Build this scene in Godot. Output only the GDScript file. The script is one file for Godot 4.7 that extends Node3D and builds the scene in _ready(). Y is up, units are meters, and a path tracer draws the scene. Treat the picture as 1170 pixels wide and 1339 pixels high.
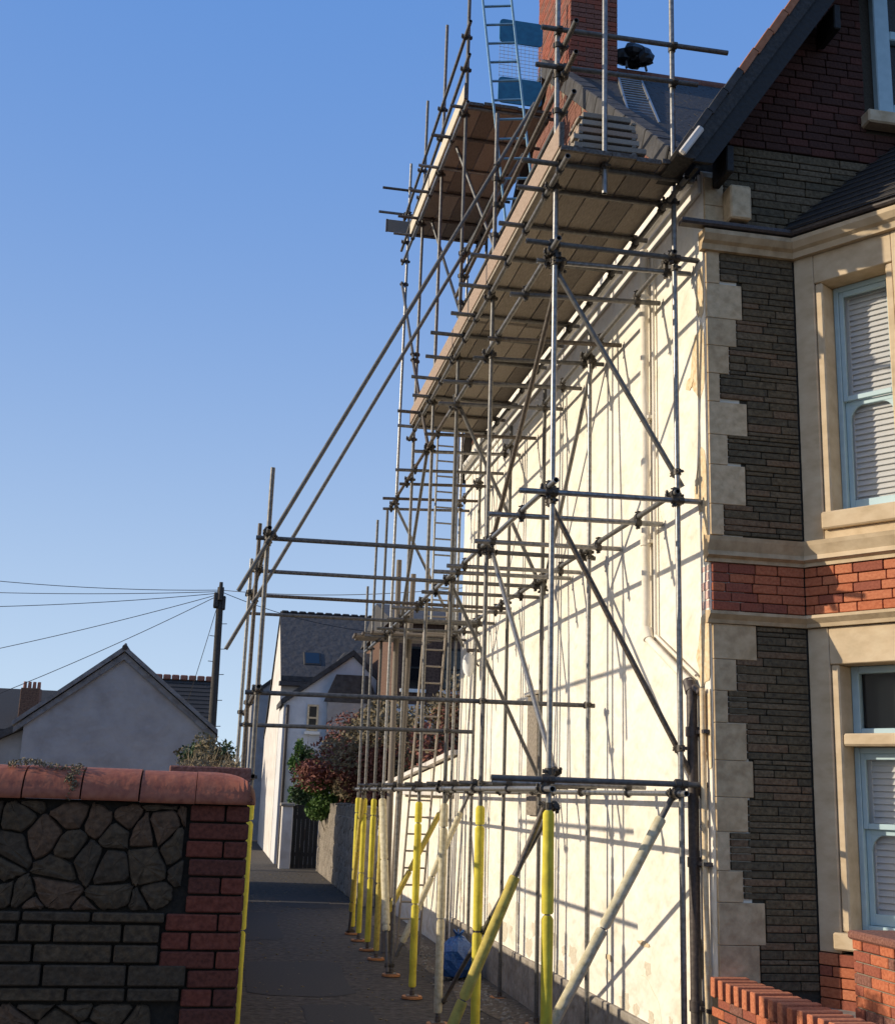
extends Node3D

var M := {}
var used := {}
var rng := RandomNumberGenerator.new()
var scaffold: Node3D
var tubes := []
var beads := {}
var bumps := {}

# ---------------------------------------------------------------- helpers
func lin(r: float, g: float, b: float) -> Color:
	return Color(r, g, b).linear_to_srgb()

func numbered(n: String) -> String:
	if not used.has(n):
		used[n] = 0
		return n
	used[n] += 1
	return "%s_%03d" % [n, used[n]]

func tex(c: Array, freq: float, seed_: int, size := 512, octaves := 5) -> NoiseTexture2D:
	var n := FastNoiseLite.new()
	n.noise_type = FastNoiseLite.TYPE_SIMPLEX_SMOOTH
	n.seed = seed_
	n.frequency = freq
	n.fractal_octaves = octaves
	n.fractal_gain = 0.58
	var g := Gradient.new()
	var off := PackedFloat32Array()
	var col := PackedColorArray()
	for i in c.size():
		off.append(0.15 + 0.7 * i / max(1.0, c.size() - 1.0))
		col.append(c[i])
	g.offsets = off
	g.colors = col
	var t := NoiseTexture2D.new()
	t.width = size
	t.height = size
	t.seamless = true
	t.noise = n
	t.color_ramp = g
	return t

func bump(freq: float, seed_: int, strength: float, size := 256) -> NoiseTexture2D:
	var n := FastNoiseLite.new()
	n.noise_type = FastNoiseLite.TYPE_SIMPLEX_SMOOTH
	n.seed = seed_
	n.frequency = freq
	n.fractal_octaves = 4
	var t := NoiseTexture2D.new()
	t.width = size
	t.height = size
	t.seamless = true
	t.as_normal_map = true
	t.bump_strength = strength
	t.noise = n
	return t

func mat(called: String, c: Array, metres: float, rough := 0.85, metal := 0.0, freq := 0.012, rel := 0.0, world := true) -> StandardMaterial3D:
	var m := StandardMaterial3D.new()
	m.resource_name = called
	m.roughness = rough
	m.metallic = metal
	if c.size() == 1:
		m.albedo_color = c[0]
	else:
		m.albedo_texture = tex(c, freq, called.hash() % 10000)
	if rel > 0.0:
		m.normal_enabled = true
		m.normal_scale = rel
		var which := called.hash() % 5
		if not bumps.has(which):
			bumps[which] = bump(0.03, 100 + which, 6.0)
		m.normal_texture = bumps[which]
	m.uv1_triplanar = true
	m.uv1_world_triplanar = world
	m.uv1_scale = Vector3.ONE / metres
	M[called] = m
	return m

func tri(st: SurfaceTool, a: Vector3, b: Vector3, c: Vector3, n: Vector3) -> void:
	var g := (b - a).cross(c - a)
	if g.length_squared() < 1e-14:
		return
	var f := g.normalized()
	if f.dot(n) > 0.0:
		var t := b
		b = c
		c = t
	else:
		f = -f
	for p in [a, b, c]:
		st.set_normal(f)
		st.add_vertex(p)

func quad(st: SurfaceTool, a: Vector3, b: Vector3, c: Vector3, d: Vector3, n: Vector3) -> void:
	tri(st, a, b, c, n)
	tri(st, a, c, d, n)

func start() -> SurfaceTool:
	var st := SurfaceTool.new()
	st.begin(Mesh.PRIMITIVE_TRIANGLES)
	return st

func box(st: SurfaceTool, lo: Vector3, hi: Vector3, t := Transform3D.IDENTITY) -> void:
	var p := []
	for i in 8:
		p.append(t * Vector3(hi.x if i & 1 else lo.x, hi.y if i & 2 else lo.y, hi.z if i & 4 else lo.z))
	var b := t.basis
	quad(st, p[0], p[1], p[3], p[2], -b.z)
	quad(st, p[4], p[5], p[7], p[6], b.z)
	quad(st, p[0], p[2], p[6], p[4], -b.x)
	quad(st, p[1], p[3], p[7], p[5], b.x)
	quad(st, p[0], p[1], p[5], p[4], -b.y)
	quad(st, p[2], p[3], p[7], p[6], b.y)

# a box with chamfered edges
func cbox(st: SurfaceTool, lo: Vector3, hi: Vector3, bev: float, t := Transform3D.IDENTITY) -> void:
	var c := (lo + hi) * 0.5
	var h := (hi - lo) * 0.5
	bev = min(bev, min(h.x, min(h.y, h.z)) * 0.8)
	var pt := func(s: Vector3, axis: int) -> Vector3:
		var q := Vector3(s.x * (h.x - bev), s.y * (h.y - bev), s.z * (h.z - bev))
		q[axis] = s[axis] * h[axis]
		return t * (c + q)
	for a in 3:
		var b: int = (a + 1) % 3
		var d: int = (a + 2) % 3
		for sa in [-1.0, 1.0]:
			var s := []
			for k in [[-1.0, -1.0], [1.0, -1.0], [1.0, 1.0], [-1.0, 1.0]]:
				var v := Vector3.ZERO
				v[a] = sa
				v[b] = k[0]
				v[d] = k[1]
				s.append(v)
			var n := Vector3.ZERO
			n[a] = sa
			quad(st, pt.call(s[0], a), pt.call(s[1], a), pt.call(s[2], a), pt.call(s[3], a), t.basis * n)
			for sb in [-1.0, 1.0]:
				var v0 := Vector3.ZERO
				v0[a] = sa
				v0[b] = sb
				v0[d] = -1.0
				var v1 := v0
				v1[d] = 1.0
				n = Vector3.ZERO
				n[a] = sa
				n[b] = sb
				quad(st, pt.call(v0, a), pt.call(v1, a), pt.call(v1, b), pt.call(v0, b), t.basis * n)
	for i in 8:
		var s := Vector3(1.0 if i & 1 else -1.0, 1.0 if i & 2 else -1.0, 1.0 if i & 4 else -1.0)
		tri(st, pt.call(s, 0), pt.call(s, 1), pt.call(s, 2), t.basis * s)

# an outline in local x, y pushed back from z = 0 to z = -depth
func prism(st: SurfaceTool, pts: PackedVector2Array, depth: float, t := Transform3D.IDENTITY) -> void:
	if Geometry2D.is_polygon_clockwise(pts):
		pts.reverse()
	var ix := Geometry2D.triangulate_polygon(pts)
	for i in range(0, ix.size(), 3):
		var a := pts[ix[i]]
		var b := pts[ix[i + 1]]
		var c := pts[ix[i + 2]]
		tri(st, t * Vector3(a.x, a.y, 0), t * Vector3(b.x, b.y, 0), t * Vector3(c.x, c.y, 0), t.basis.z)
		tri(st, t * Vector3(a.x, a.y, -depth), t * Vector3(b.x, b.y, -depth), t * Vector3(c.x, c.y, -depth), -t.basis.z)
	for i in pts.size():
		var a := pts[i]
		var b := pts[(i + 1) % pts.size()]
		var e := b - a
		quad(st, t * Vector3(a.x, a.y, 0), t * Vector3(b.x, b.y, 0), t * Vector3(b.x, b.y, -depth), t * Vector3(a.x, a.y, -depth), t.basis * Vector3(e.y, -e.x, 0))

# a tapering round bar along a line
func cone(st: SurfaceTool, a: Vector3, b: Vector3, ra: float, rb: float, seg := 10, caps := true) -> void:
	var y := (b - a).normalized()
	var x := y.cross(Vector3(0.31, 0.2, 0.93) if absf(y.z) < 0.9 else Vector3.RIGHT).normalized()
	var z := x.cross(y)
	for i in seg:
		var u0 := TAU * i / seg
		var u1 := TAU * (i + 1) / seg
		var d0 := x * cos(u0) + z * sin(u0)
		var d1 := x * cos(u1) + z * sin(u1)
		var v := [a + d0 * ra, a + d1 * ra, b + d1 * rb, b + d0 * rb]
		var nn := [d0, d1, d1, d0]
		var order := [0, 1, 2, 0, 2, 3]
		var g: Vector3 = (v[1] - v[0]).cross(v[2] - v[0])
		if g.dot(d0 + d1) > 0.0:
			order = [0, 2, 1, 0, 3, 2]
		for k in order:
			st.set_normal(nn[k])
			st.add_vertex(v[k])
		if caps:
			tri(st, a, v[0], v[1], -y)
			tri(st, b, v[3], v[2], y)

# a quad with its own corner normals
func squad(st: SurfaceTool, p: Array, n: Array) -> void:
	var g: Vector3 = (p[2] - p[0]).cross(p[3] - p[1])
	var order := [0, 1, 2, 0, 2, 3] if g.dot(n[0] + n[1] + n[2] + n[3]) < 0.0 else [0, 2, 1, 0, 3, 2]
	for k in order:
		st.set_normal(n[k].normalized())
		st.add_vertex(p[k])

func obj(called: String, st, m: Material, parent: Node3D = self) -> MeshInstance3D:
	var o := MeshInstance3D.new()
	o.name = numbered(called) if parent == self else called
	o.mesh = st.commit() if st is SurfaceTool else st
	o.material_override = m
	parent.add_child(o, true)
	return o

func thing(called: String, label: String, category: String, at := Vector3.ZERO, group := "", turn := 0.0) -> Node3D:
	var o := Node3D.new()
	o.name = numbered(called)
	add_child(o)
	o.position = at
	o.rotation.y = turn
	tag(o, label, category, group)
	return o

func tag(o: Node, label: String, category: String, group := "") -> void:
	o.set_meta("label", label)
	o.set_meta("category", category)
	if group != "":
		o.set_meta("group", group)

func struct(called: String, st, m: Material) -> MeshInstance3D:
	var o := obj(called, st, m)
	o.set_meta("kind", "structure")
	return o

# shared chamfered blocks, a few sizes, tones drawn at random
func block(called: String, size: Vector3, bev: float, m: Material, parent: Node3D, t: Transform3D) -> MeshInstance3D:
	var key := "%.3f %.3f %.3f %.4f" % [size.x, size.y, size.z, bev]
	if not beads.has(key):
		var st := start()
		cbox(st, -size * 0.5, size * 0.5, bev)
		beads[key] = st.commit()
	var o := obj(called, beads[key], m, parent)
	o.transform = t
	return o

func pick(names: Array) -> Material:
	return M[names[rng.randi() % names.size()]]

func v(x: float, y: float, z: float) -> Vector3:
	return Vector3(x, y, z)

# ---------------------------------------------------------------- scaffold pieces
func tube_mesh(length: float, r := 0.0242) -> Mesh:
	var st := start()
	cone(st, Vector3.ZERO, v(0, length, 0), r, r, 12, false)
	for e in [[0.0, 1.0], [length, -1.0]]:
		for i in 12:
			var d0 := v(cos(TAU * i / 12), 0, sin(TAU * i / 12))
			var d1 := v(cos(TAU * (i + 1) / 12), 0, sin(TAU * (i + 1) / 12))
			var y := v(0, e[0], 0)
			quad(st, y + d0 * r, y + d1 * r, y + d1 * r * 0.8, y + d0 * r * 0.8, v(0, -e[1], 0))
			quad(st, y + d0 * r * 0.8, y + d1 * r * 0.8, y + d1 * r * 0.8 + v(0, e[1] * 0.14, 0), y + d0 * r * 0.8 + v(0, e[1] * 0.14, 0), -(d0 + d1))
		var c := v(0, e[0] + e[1] * 0.14, 0)
		for i in 12:
			tri(st, c, c + v(cos(TAU * i / 12), 0, sin(TAU * i / 12)) * r * 0.8, c + v(cos(TAU * (i + 1) / 12), 0, sin(TAU * (i + 1) / 12)) * r * 0.8, v(0, -e[1], 0))
	return st.commit()

func along(a: Vector3, b: Vector3) -> Basis:
	var y := (b - a).normalized()
	var x := y.cross(Vector3.BACK if absf(y.z) < 0.9 else Vector3.RIGHT).normalized()
	return Basis(x, y, x.cross(y))

func tube(kind: String, a: Vector3, b: Vector3, m := "") -> MeshInstance3D:
	var steels := ["steel", "steel", "steel_rusty", "steel_dull", "steel_bright"]
	var o := obj(kind, tube_mesh(a.distance_to(b)), M[m] if m != "" else pick(steels), scaffold)
	o.transform = Transform3D(along(a, b), a)
	tubes.append([a, b, o])
	return o

# plastic foam wrapped round a tube in one metre lengths, from t0 to t1 metres up the tube
func foam(o: MeshInstance3D, t0: float, t1: float, m: String, r := 0.047) -> void:
	var t := t0
	while t < t1 - 0.05:
		var e: float = min(t + 1.0, t1)
		var st := start()
		var pts := [[t, r * 0.80], [t + 0.012, r], [e - 0.035, r], [e - 0.02, r * 0.93], [e, r * 0.8]]
		var n: int = max(1, int((e - t) / 0.16))
		var ring := [[t, r * 0.6], [t + 0.001, r * 0.86]]
		for i in n + 1:
			ring.append([t + 0.015 + (e - t - 0.05) * i / n, r * rng.randf_range(0.96, 1.04)])
		ring.append([e - 0.02, r * 0.86])
		ring.append([e - 0.004, r * 0.6])
		for i in ring.size() - 1:
			cone(st, v(0, ring[i][0], 0), v(0, ring[i + 1][0], 0), ring[i][1], ring[i + 1][1], 14, false)
		obj("foam_sleeve", st, M[m], o)
		t = e + 0.006

func foot(o: MeshInstance3D, pad := true) -> void:
	var inv: Basis = o.transform.basis.inverse()
	var st := start()
	cbox(st, v(-0.075, -0.004, -0.075), v(0.075, 0.006, 0.075), 0.003, Transform3D(inv, Vector3.ZERO))
	cone(st, Vector3.ZERO, inv * v(0, 0.06, 0), 0.031, 0.028, 12)
	obj("base_plate", st, M["steel_rusty"], o)
	if pad:
		st = start()
		cone(st, inv * v(0, -0.03, 0), inv * v(0, -0.004, 0), 0.135, 0.125, 22)
		obj("sole_pad", st, M["pad"], o)

func collar(st: SurfaceTool, p: Vector3, axis: Vector3, side: Vector3) -> void:
	var y := axis.normalized()
	cone(st, p - y * 0.026, p + y * 0.026, 0.035, 0.035, 10)
	var s := (side - y * side.dot(y)).normalized()
	var z := y.cross(s)
	# hinge lug, bolt and nut
	box(st, v(-0.012, -0.02, -0.012), v(0.012, 0.02, 0.04), Transform3D(Basis(s, y, s.cross(y)), p + z * 0.03))
	var q := p - z * 0.042
	box(st, v(-0.010, -0.016, -0.013), v(0.014, 0.016, 0.013), Transform3D(Basis(s, y, s.cross(y)), q))
	cone(st, q - s * 0.03, q + s * 0.045, 0.0075, 0.0075, 6)
	cone(st, q + s * 0.02, q + s * 0.036, 0.015, 0.015, 6)

func couplers() -> void:
	var made := 0
	for i in tubes.size():
		for j in range(i + 1, tubes.size()):
			var p: PackedVector3Array = Geometry3D.get_closest_points_between_segments(tubes[i][0], tubes[i][1], tubes[j][0], tubes[j][1])
			var gap: float = p[0].distance_to(p[1])
			if gap > 0.098 or gap < 0.002:
				continue
			var ai: Vector3 = tubes[i][1] - tubes[i][0]
			var aj: Vector3 = tubes[j][1] - tubes[j][0]
			if absf(ai.normalized().dot(aj.normalized())) > 0.97:
				continue
			var o: MeshInstance3D = tubes[j][2]
			var st := start()
			var d: Vector3 = (p[0] - p[1]).normalized()
			collar(st, p[0], ai, aj)
			collar(st, p[1], aj, ai)
			cone(st, p[0], p[1], 0.026, 0.026, 8)
			var c := obj("coupler", st, M["coupler"], o)
			c.transform = o.transform.affine_inverse()
			made += 1
	print("tubes ", tubes.size(), " couplers ", made)

func board(parent: Node3D, a: Vector3, b: Vector3, wide: Vector3, thick: float, m: Material, called := "board") -> void:
	var z := (b - a).normalized()
	var x := wide.normalized()
	var y := z.cross(x)
	var st := start()
	cbox(st, v(-wide.length() * 0.5, 0, 0), v(wide.length() * 0.5, thick, a.distance_to(b)), 0.004, Transform3D(Basis(x, y, z), a))
	# steel end bands
	var o := obj(called, st, m, parent)
	for s in [0.0, a.distance_to(b) - 0.03]:
		var e := start()
		box(e, v(-wide.length() * 0.5 - 0.002, -0.002, s - 0.002), v(wide.length() * 0.5 + 0.002, thick + 0.002, s + 0.032), Transform3D(Basis(x, y, z), a))
		obj("end_band", e, M["steel_rusty"], o)

func ladder(called: String, label: String, foot_at: Vector3, top: Vector3, across: Vector3, m: Material, step: float, group := "ladders on the scaffold") -> Node3D:
	var t := thing(called, label, "ladder", foot_at, group)
	var d := top - foot_at
	for s in [-0.5, 0.5]:
		var st := start()
		var n := across.normalized().cross(d.normalized())
		cbox(st, v(-0.014, 0, -0.032), v(0.014, d.length(), 0.032), 0.004, Transform3D(Basis(across.normalized(), d.normalized(), n), across * s))
		obj("rail", st, m, t)
	var k := step
	while k < d.length() - 0.1:
		var st := start()
		cone(st, across * -0.5 + d.normalized() * k, across * 0.5 + d.normalized() * k, 0.015, 0.015, 8)
		obj("rung", st, m, t)
		k += step
	return t

# ---------------------------------------------------------------- masonry
func stone_mesh(poly: PackedVector2Array, proud: float, bulge: float) -> SurfaceTool:
	var st := start()
	var c := Vector2.ZERO
	for p in poly:
		c += p
	c /= poly.size()
	var rings := []
	for k in [[1.0, 0.0], [0.985, proud * 0.6], [0.91, proud], [0.5, proud + bulge]]:
		var r := []
		for p in poly:
			var q: Vector2 = c + (p - c) * k[0]
			r.append(v(q.x, q.y, k[1] + (rng.randf_range(-0.004, 0.004) if k[1] > 0.0 else 0.0)))
		rings.append(r)
	var n := poly.size()
	for k in 3:
		for i in n:
			var a: Vector3 = rings[k][i]
			var b: Vector3 = rings[k][(i + 1) % n]
			var out := v(a.x + b.x - 2.0 * c.x, a.y + b.y - 2.0 * c.y, 0.0).normalized() + v(0, 0, 0.1 + k)
			quad(st, a, b, rings[k + 1][(i + 1) % n], rings[k + 1][i], out)
	for i in n:
		tri(st, v(c.x, c.y, proud + bulge), rings[3][i], rings[3][(i + 1) % n], Vector3.BACK)
	return st

func voronoi(x0: float, x1: float, y0: float, y1: float, cell: float) -> Array:
	var seeds := []
	var ny: int = max(1, roundi((y1 - y0) / cell))
	var nx: int = max(1, roundi((x1 - x0) / (cell * 1.12)))
	for j in range(-1, ny + 1):
		for i in range(-1, nx + 1):
			seeds.append(Vector2(x0 + (i + 0.5 + (0.5 if j % 2 else 0.0) + rng.randf_range(-0.46, 0.46)) * (x1 - x0) / nx, y0 + (j + 0.5 + rng.randf_range(-0.46, 0.46)) * (y1 - y0) / ny))
	var cells := []
	for s in seeds:
		var poly := PackedVector2Array([Vector2(x0, y0), Vector2(x1, y0), Vector2(x1, y1), Vector2(x0, y1)])
		for q in seeds:
			if q == s or s.distance_to(q) > cell * 3.2:
				continue
			var mid: Vector2 = (s + q) * 0.5
			var d: Vector2 = (q - s).normalized()
			var out := PackedVector2Array()
			for i in poly.size():
				var a := poly[i]
				var b := poly[(i + 1) % poly.size()]
				var da := (a - mid).dot(d)
				var db := (b - mid).dot(d)
				if da <= 0.0:
					out.append(a)
				if (da < 0.0 and db > 0.0) or (da > 0.0 and db < 0.0):
					out.append(a.lerp(b, da / (da - db)))
			poly = out
			if poly.size() < 3:
				break
		if poly.size() < 3:
			continue
		for shrunk in Geometry2D.offset_polygon(poly, -0.003):
			var area := 0.0
			for i in shrunk.size():
				area += shrunk[i].cross(shrunk[(i + 1) % shrunk.size()]) * 0.5
			if absf(area) < 0.002:
				continue
			var soft := PackedVector2Array()
			for i in shrunk.size():
				var a: Vector2 = shrunk[i]
				var b: Vector2 = shrunk[(i + 1) % shrunk.size()]
				soft.append(a.lerp(b, rng.randf_range(0.08, 0.2)) + Vector2(rng.randf_range(-0.006, 0.006), rng.randf_range(-0.006, 0.006)))
				soft.append(a.lerp(b, 0.5) + Vector2(rng.randf_range(-0.004, 0.004), rng.randf_range(-0.004, 0.004)))
				soft.append(a.lerp(b, 0.87))
			cells.append(soft)
	return cells

# courses of squared stones on a face: local x along, y up, z out of the wall
func courses(parent: Node3D, called: String, t: Transform3D, left: Callable, right: Callable, y0: float, y1: float, high: Vector2, long: Vector2, proud: float, tones: Array, gap := 0.008) -> int:
	var y := y0
	var made := 0
	while y < y1 - 0.03:
		var h: float = min(snappedf(rng.randf_range(high.x, high.y), 0.01), y1 - y)
		if y1 - y - h < 0.035:
			h = y1 - y
		var x: float = left.call(y + h * 0.5)
		var e: float = right.call(y + h * 0.5)
		var first := true
		while x < e - 0.02:
			var w: float = snappedf(rng.randf_range(long.x, long.y), 0.02)
			if first:
				w *= rng.randf_range(0.45, 1.0)
				first = false
			if x + w > e - 0.06:
				w = e - x
			var o := block(called, v(snappedf(w - gap, 0.004), snappedf(h - gap, 0.004), proud + 0.03), 0.005, pick(tones), parent, t * Transform3D(Basis.from_euler(v(rng.randf_range(-0.02, 0.02), rng.randf_range(-0.01, 0.01), rng.randf_range(-0.006, 0.006))), v(x + w * 0.5, y + h * 0.5, proud * 0.5 - 0.015 + rng.randf_range(-0.004, 0.003))))
			made += 1
			x += w
		y += h
	return made

func face(at: Vector3, x: Vector3) -> Transform3D:
	return Transform3D(Basis(x.normalized(), Vector3.UP, x.normalized().cross(Vector3.UP)), at)

# foliage: leaf sized faces spread in lumps
func leaves(st: SurfaceTool, c: Vector3, r: Vector3, count: int, size: float) -> void:
	for i in count:
		var d := v(rng.randfn(), rng.randfn(), rng.randfn()).normalized() * pow(rng.randf(), 0.45)
		var p := c + d * r
		var n := v(rng.randfn(), rng.randfn() + 0.4, rng.randfn()).normalized()
		var x := n.cross(v(rng.randfn(), rng.randfn(), rng.randfn())).normalized()
		var y := n.cross(x)
		var s := size * rng.randf_range(0.6, 1.3)
		quad(st, p - y * s, p + x * s * 0.45 + n * s * 0.15, p + y * s, p - x * s * 0.45 + n * s * 0.15, n)

# ---------------------------------------------------------------- the place
func materials() -> void:
	mat("steel", [lin(.083, .078, .071), lin(.147, .140, .130), lin(.206, .198, .187)], 0.5, 0.5, 0.35, 0.015)
	mat("steel_rusty", [lin(.061, .039, .025), lin(.110, .090, .072), lin(.165, .147, .126)], 0.4, 0.62, 0.25, 0.02)
	mat("steel_dull", [lin(.073, .070, .064), lin(.118, .113, .104), lin(.162, .155, .146)], 0.6, 0.6, 0.3, 0.02)
	mat("steel_bright", [lin(.15, .145, .14), lin(.23, .225, .215), lin(.31, .305, .295)], 0.6, 0.38, 0.6, 0.02)
	mat("coupler", [lin(.035, .03, .025), lin(.07, .06, .05), lin(.11, .095, .075)], 0.2, 0.55, 0.4, 0.03)
	mat("foam_yellow", [lin(.50, .41, .045), lin(.60, .50, .045), lin(.67, .57, .055), lin(.72, .64, .09)], 1.1, 0.85, 0.0, 0.009, 0.2)
	mat("foam_ochre", [lin(.34, .25, .05), lin(.48, .37, .07), lin(.55, .45, .1)], 0.8, 0.8, 0.0, 0.02, 0.3)
	mat("foam_cream", [lin(.40, .34, .20), lin(.56, .50, .33), lin(.64, .58, .42)], 0.8, 0.8, 0.0, 0.02, 0.3)
	mat("pad", [lin(.42, .17, .06), lin(.55, .25, .1)], 0.3, 0.8)
	mat("board_a", [lin(.190, .160, .127), lin(.257, .220, .178), lin(.314, .275, .228)], 0.9, 0.9, 0.0, 0.02, 0.4)
	mat("board_b", [lin(.247, .210, .170), lin(.323, .280, .228), lin(.380, .335, .281)], 0.8, 0.9, 0.0, 0.025, 0.4)
	mat("board_c", [lin(.142, .122, .100), lin(.199, .172, .143), lin(.247, .216, .182)], 0.7, 0.9, 0.0, 0.02, 0.4)
	mat("toe_wood", [lin(.24, .165, .12), lin(.34, .25, .185), lin(.40, .305, .235)], 0.8, 0.85, 0.0, 0.02, 0.4)
	mat("pale_wood", [lin(.5, .44, .34), lin(.66, .6, .48)], 0.6, 0.85, 0.0, 0.02, 0.3)
	mat("render", [lin(.71, .65, .53), lin(.78, .72, .61), lin(.80, .745, .645), lin(.83, .775, .68)], 3.0, 0.85, 0.0, 0.008, 0.5)
	mat("peeled", [lin(.550, .389, .213), lin(.660, .519, .325), lin(.726, .614, .425)], 0.6, 0.9, 0.0, 0.015, 0.3)
	mat("damp", [lin(.52, .46, .35), lin(.6, .54, .42), lin(.66, .6, .49)], 0.5, 0.9, 0.0, 0.02, 0.3)
	mat("plinth", [lin(.22, .19, .155), lin(.3, .265, .22), lin(.36, .32, .27)], 1.6, 0.95, 0.0, 0.012, 0.5)
	mat("quoin_a", [lin(.406, .288, .161), lin(.521, .376, .218), lin(.604, .449, .269)], 1.1, 0.9, 0.0, 0.012, 0.3)
	mat("quoin_b", [lin(.453, .331, .195), lin(.567, .423, .256), lin(.652, .492, .303)], 0.9, 0.9, 0.0, 0.014, 0.3)
	mat("quoin_c", [lin(.369, .262, .151), lin(.472, .348, .205), lin(.557, .417, .252)], 1.0, 0.9, 0.0, 0.012, 0.3)
	mat("trim", [lin(.445, .335, .202), lin(.557, .429, .276), lin(.623, .503, .339)], 1.4, 0.85, 0.0, 0.01, 0.25)
	mat("trim_dark", [lin(.358, .255, .146), lin(.472, .347, .205), lin(.558, .425, .265)], 1.2, 0.9, 0.0, 0.012, 0.25)
	mat("stone_a", [lin(.070, .048, .024), lin(.114, .082, .044), lin(.160, .116, .064)], 0.5, 0.95, 0.0, 0.02, 0.6)
	mat("stone_b", [lin(.086, .060, .034), lin(.138, .100, .056), lin(.184, .132, .078)], 0.4, 0.95, 0.0, 0.02, 0.6)
	mat("stone_c", [lin(.056, .040, .024), lin(.092, .070, .040), lin(.126, .098, .058)], 0.6, 0.95, 0.0, 0.02, 0.6)
	mat("stone_d", [lin(.102, .060, .032), lin(.158, .098, .054), lin(.200, .132, .074)], 0.5, 0.95, 0.0, 0.02, 0.6)
	mat("mortar", [lin(.015, .011, .007), lin(.031, .021, .012)], 0.4, 1.0, 0.0, 0.03, 0.5)
	mat("far_stone_a", [lin(.12, .10, .08), lin(.2, .17, .135), lin(.27, .235, .19)], 0.7, 0.95, 0.0, 0.02, 0.5)
	mat("far_stone_b", [lin(.16, .135, .105), lin(.24, .205, .165), lin(.3, .26, .21)], 0.6, 0.95, 0.0, 0.02, 0.5)
	mat("mortar_front", [lin(.045, .037, .026), lin(.07, .058, .042)], 0.4, 1.0, 0.0, 0.03, 0.5)
	mat("mortar_pale", [lin(.2, .17, .13), lin(.27, .23, .18)], 0.4, 1.0, 0.0, 0.03, 0.5)
	mat("brick_a", [lin(.324, .086, .035), lin(.432, .127, .055), lin(.475, .161, .075)], 0.5, 0.9, 0.0, 0.03, 0.4)
	mat("brick_b", [lin(.19, .05, .028), lin(.27, .075, .042), lin(.31, .098, .056)], 0.4, 0.9, 0.0, 0.03, 0.4)
	mat("brick_c", [lin(.367, .109, .050), lin(.486, .161, .075), lin(.529, .207, .100)], 0.4, 0.9, 0.0, 0.03, 0.4)
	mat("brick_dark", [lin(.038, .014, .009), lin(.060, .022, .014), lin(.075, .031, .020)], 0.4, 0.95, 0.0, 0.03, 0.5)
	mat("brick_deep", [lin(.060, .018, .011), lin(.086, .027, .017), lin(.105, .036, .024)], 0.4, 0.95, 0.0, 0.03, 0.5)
	mat("brick_end_a", [lin(.117, .024, .011), lin(.171, .038, .019), lin(.205, .051, .026)], 0.5, 0.95, 0.0, 0.03, 0.5)
	mat("brick_end_b", [lin(.087, .020, .010), lin(.136, .033, .017), lin(.166, .044, .023)], 0.4, 0.95, 0.0, 0.03, 0.5)
	mat("brick_end_c", [lin(.069, .018, .010), lin(.108, .029, .016), lin(.136, .038, .022)], 0.4, 0.95, 0.0, 0.03, 0.5)
	mat("brick_pink", [lin(.50, .27, .22), lin(.62, .42, .36), lin(.70, .56, .49)], 0.3, 0.9, 0.0, 0.03, 0.3)
	mat("brick_old", [lin(.13, .05, .034), lin(.20, .085, .06), lin(.26, .125, .092)], 0.4, 0.95, 0.0, 0.03, 0.5)
	mat("coping", [lin(.210, .051, .022), lin(.297, .080, .033), lin(.350, .110, .050)], 0.6, 0.7, 0.0, 0.02, 0.25)
	mat("rubble_a", [lin(.048, .028, .014), lin(.083, .050, .024), lin(.127, .075, .038)], 0.5, 0.95, 0.0, 0.02, 0.7)
	mat("rubble_b", [lin(.068, .035, .017), lin(.115, .059, .029), lin(.154, .082, .042)], 0.4, 0.95, 0.0, 0.02, 0.7)
	mat("rubble_c", [lin(.038, .023, .011), lin(.065, .039, .020), lin(.094, .059, .031)], 0.5, 0.95, 0.0, 0.02, 0.7)
	mat("blue_paint", [lin(.36, .50, .54), lin(.42, .565, .605)], 0.8, 0.5, 0.0, 0.01)
	mat("shutter", [lin(.70, .70, .69), lin(.76, .76, .75)], 0.8, 0.6, 0.0, 0.01)
	mat("white_paint", [lin(.70, .68, .63), lin(.8, .78, .74)], 0.8, 0.55, 0.0, 0.015)
	mat("dark_timber", [lin(.009, .007, .005), lin(.018, .014, .010)], 0.6, 0.7, 0.0, 0.02, 0.3)
	mat("slate", [lin(.017, .015, .013), lin(.032, .028, .024), lin(.048, .041, .036)], 0.6, 0.75, 0.0, 0.02, 0.4)
	mat("slate_pale", [lin(.12, .115, .115), lin(.17, .165, .165), lin(.21, .205, .205)], 3.0, 0.85, 0.0, 0.02, 0.4)
	mat("slate_grey", [lin(.034, .032, .032), lin(.053, .050, .050), lin(.068, .065, .064)], 3.0, 0.85, 0.0, 0.02, 0.4)
	mat("iron_pipe", [lin(.035, .028, .027), lin(.06, .046, .042), lin(.09, .07, .06)], 0.5, 0.5, 0.0, 0.02, 0.2)
	mat("asphalt", [lin(.018, .0145, .011), lin(.042, .034, .027), lin(.055, .045, .036), lin(.085, .071, .058)], 1.4, 0.95, 0.0, 0.018, 0.45)
	mat("tar_patch", [lin(.018, .016, .014), lin(.03, .026, .023), lin(.042, .037, .032)], 0.9, 0.9, 0.0, 0.04)
	mat("earth", [lin(.06, .048, .034), lin(.12, .095, .07), lin(.17, .14, .1)], 1.0, 1.0, 0.0, 0.02, 0.8)
	mat("paving", [lin(.2, .18, .15), lin(.29, .27, .23)], 1.2, 0.95, 0.0, 0.015, 0.4)
	mat("grey_render", [lin(.256, .244, .242), lin(.304, .292, .289), lin(.336, .324, .320)], 5.0, 0.95, 0.0, 0.01, 0.3)
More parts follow.
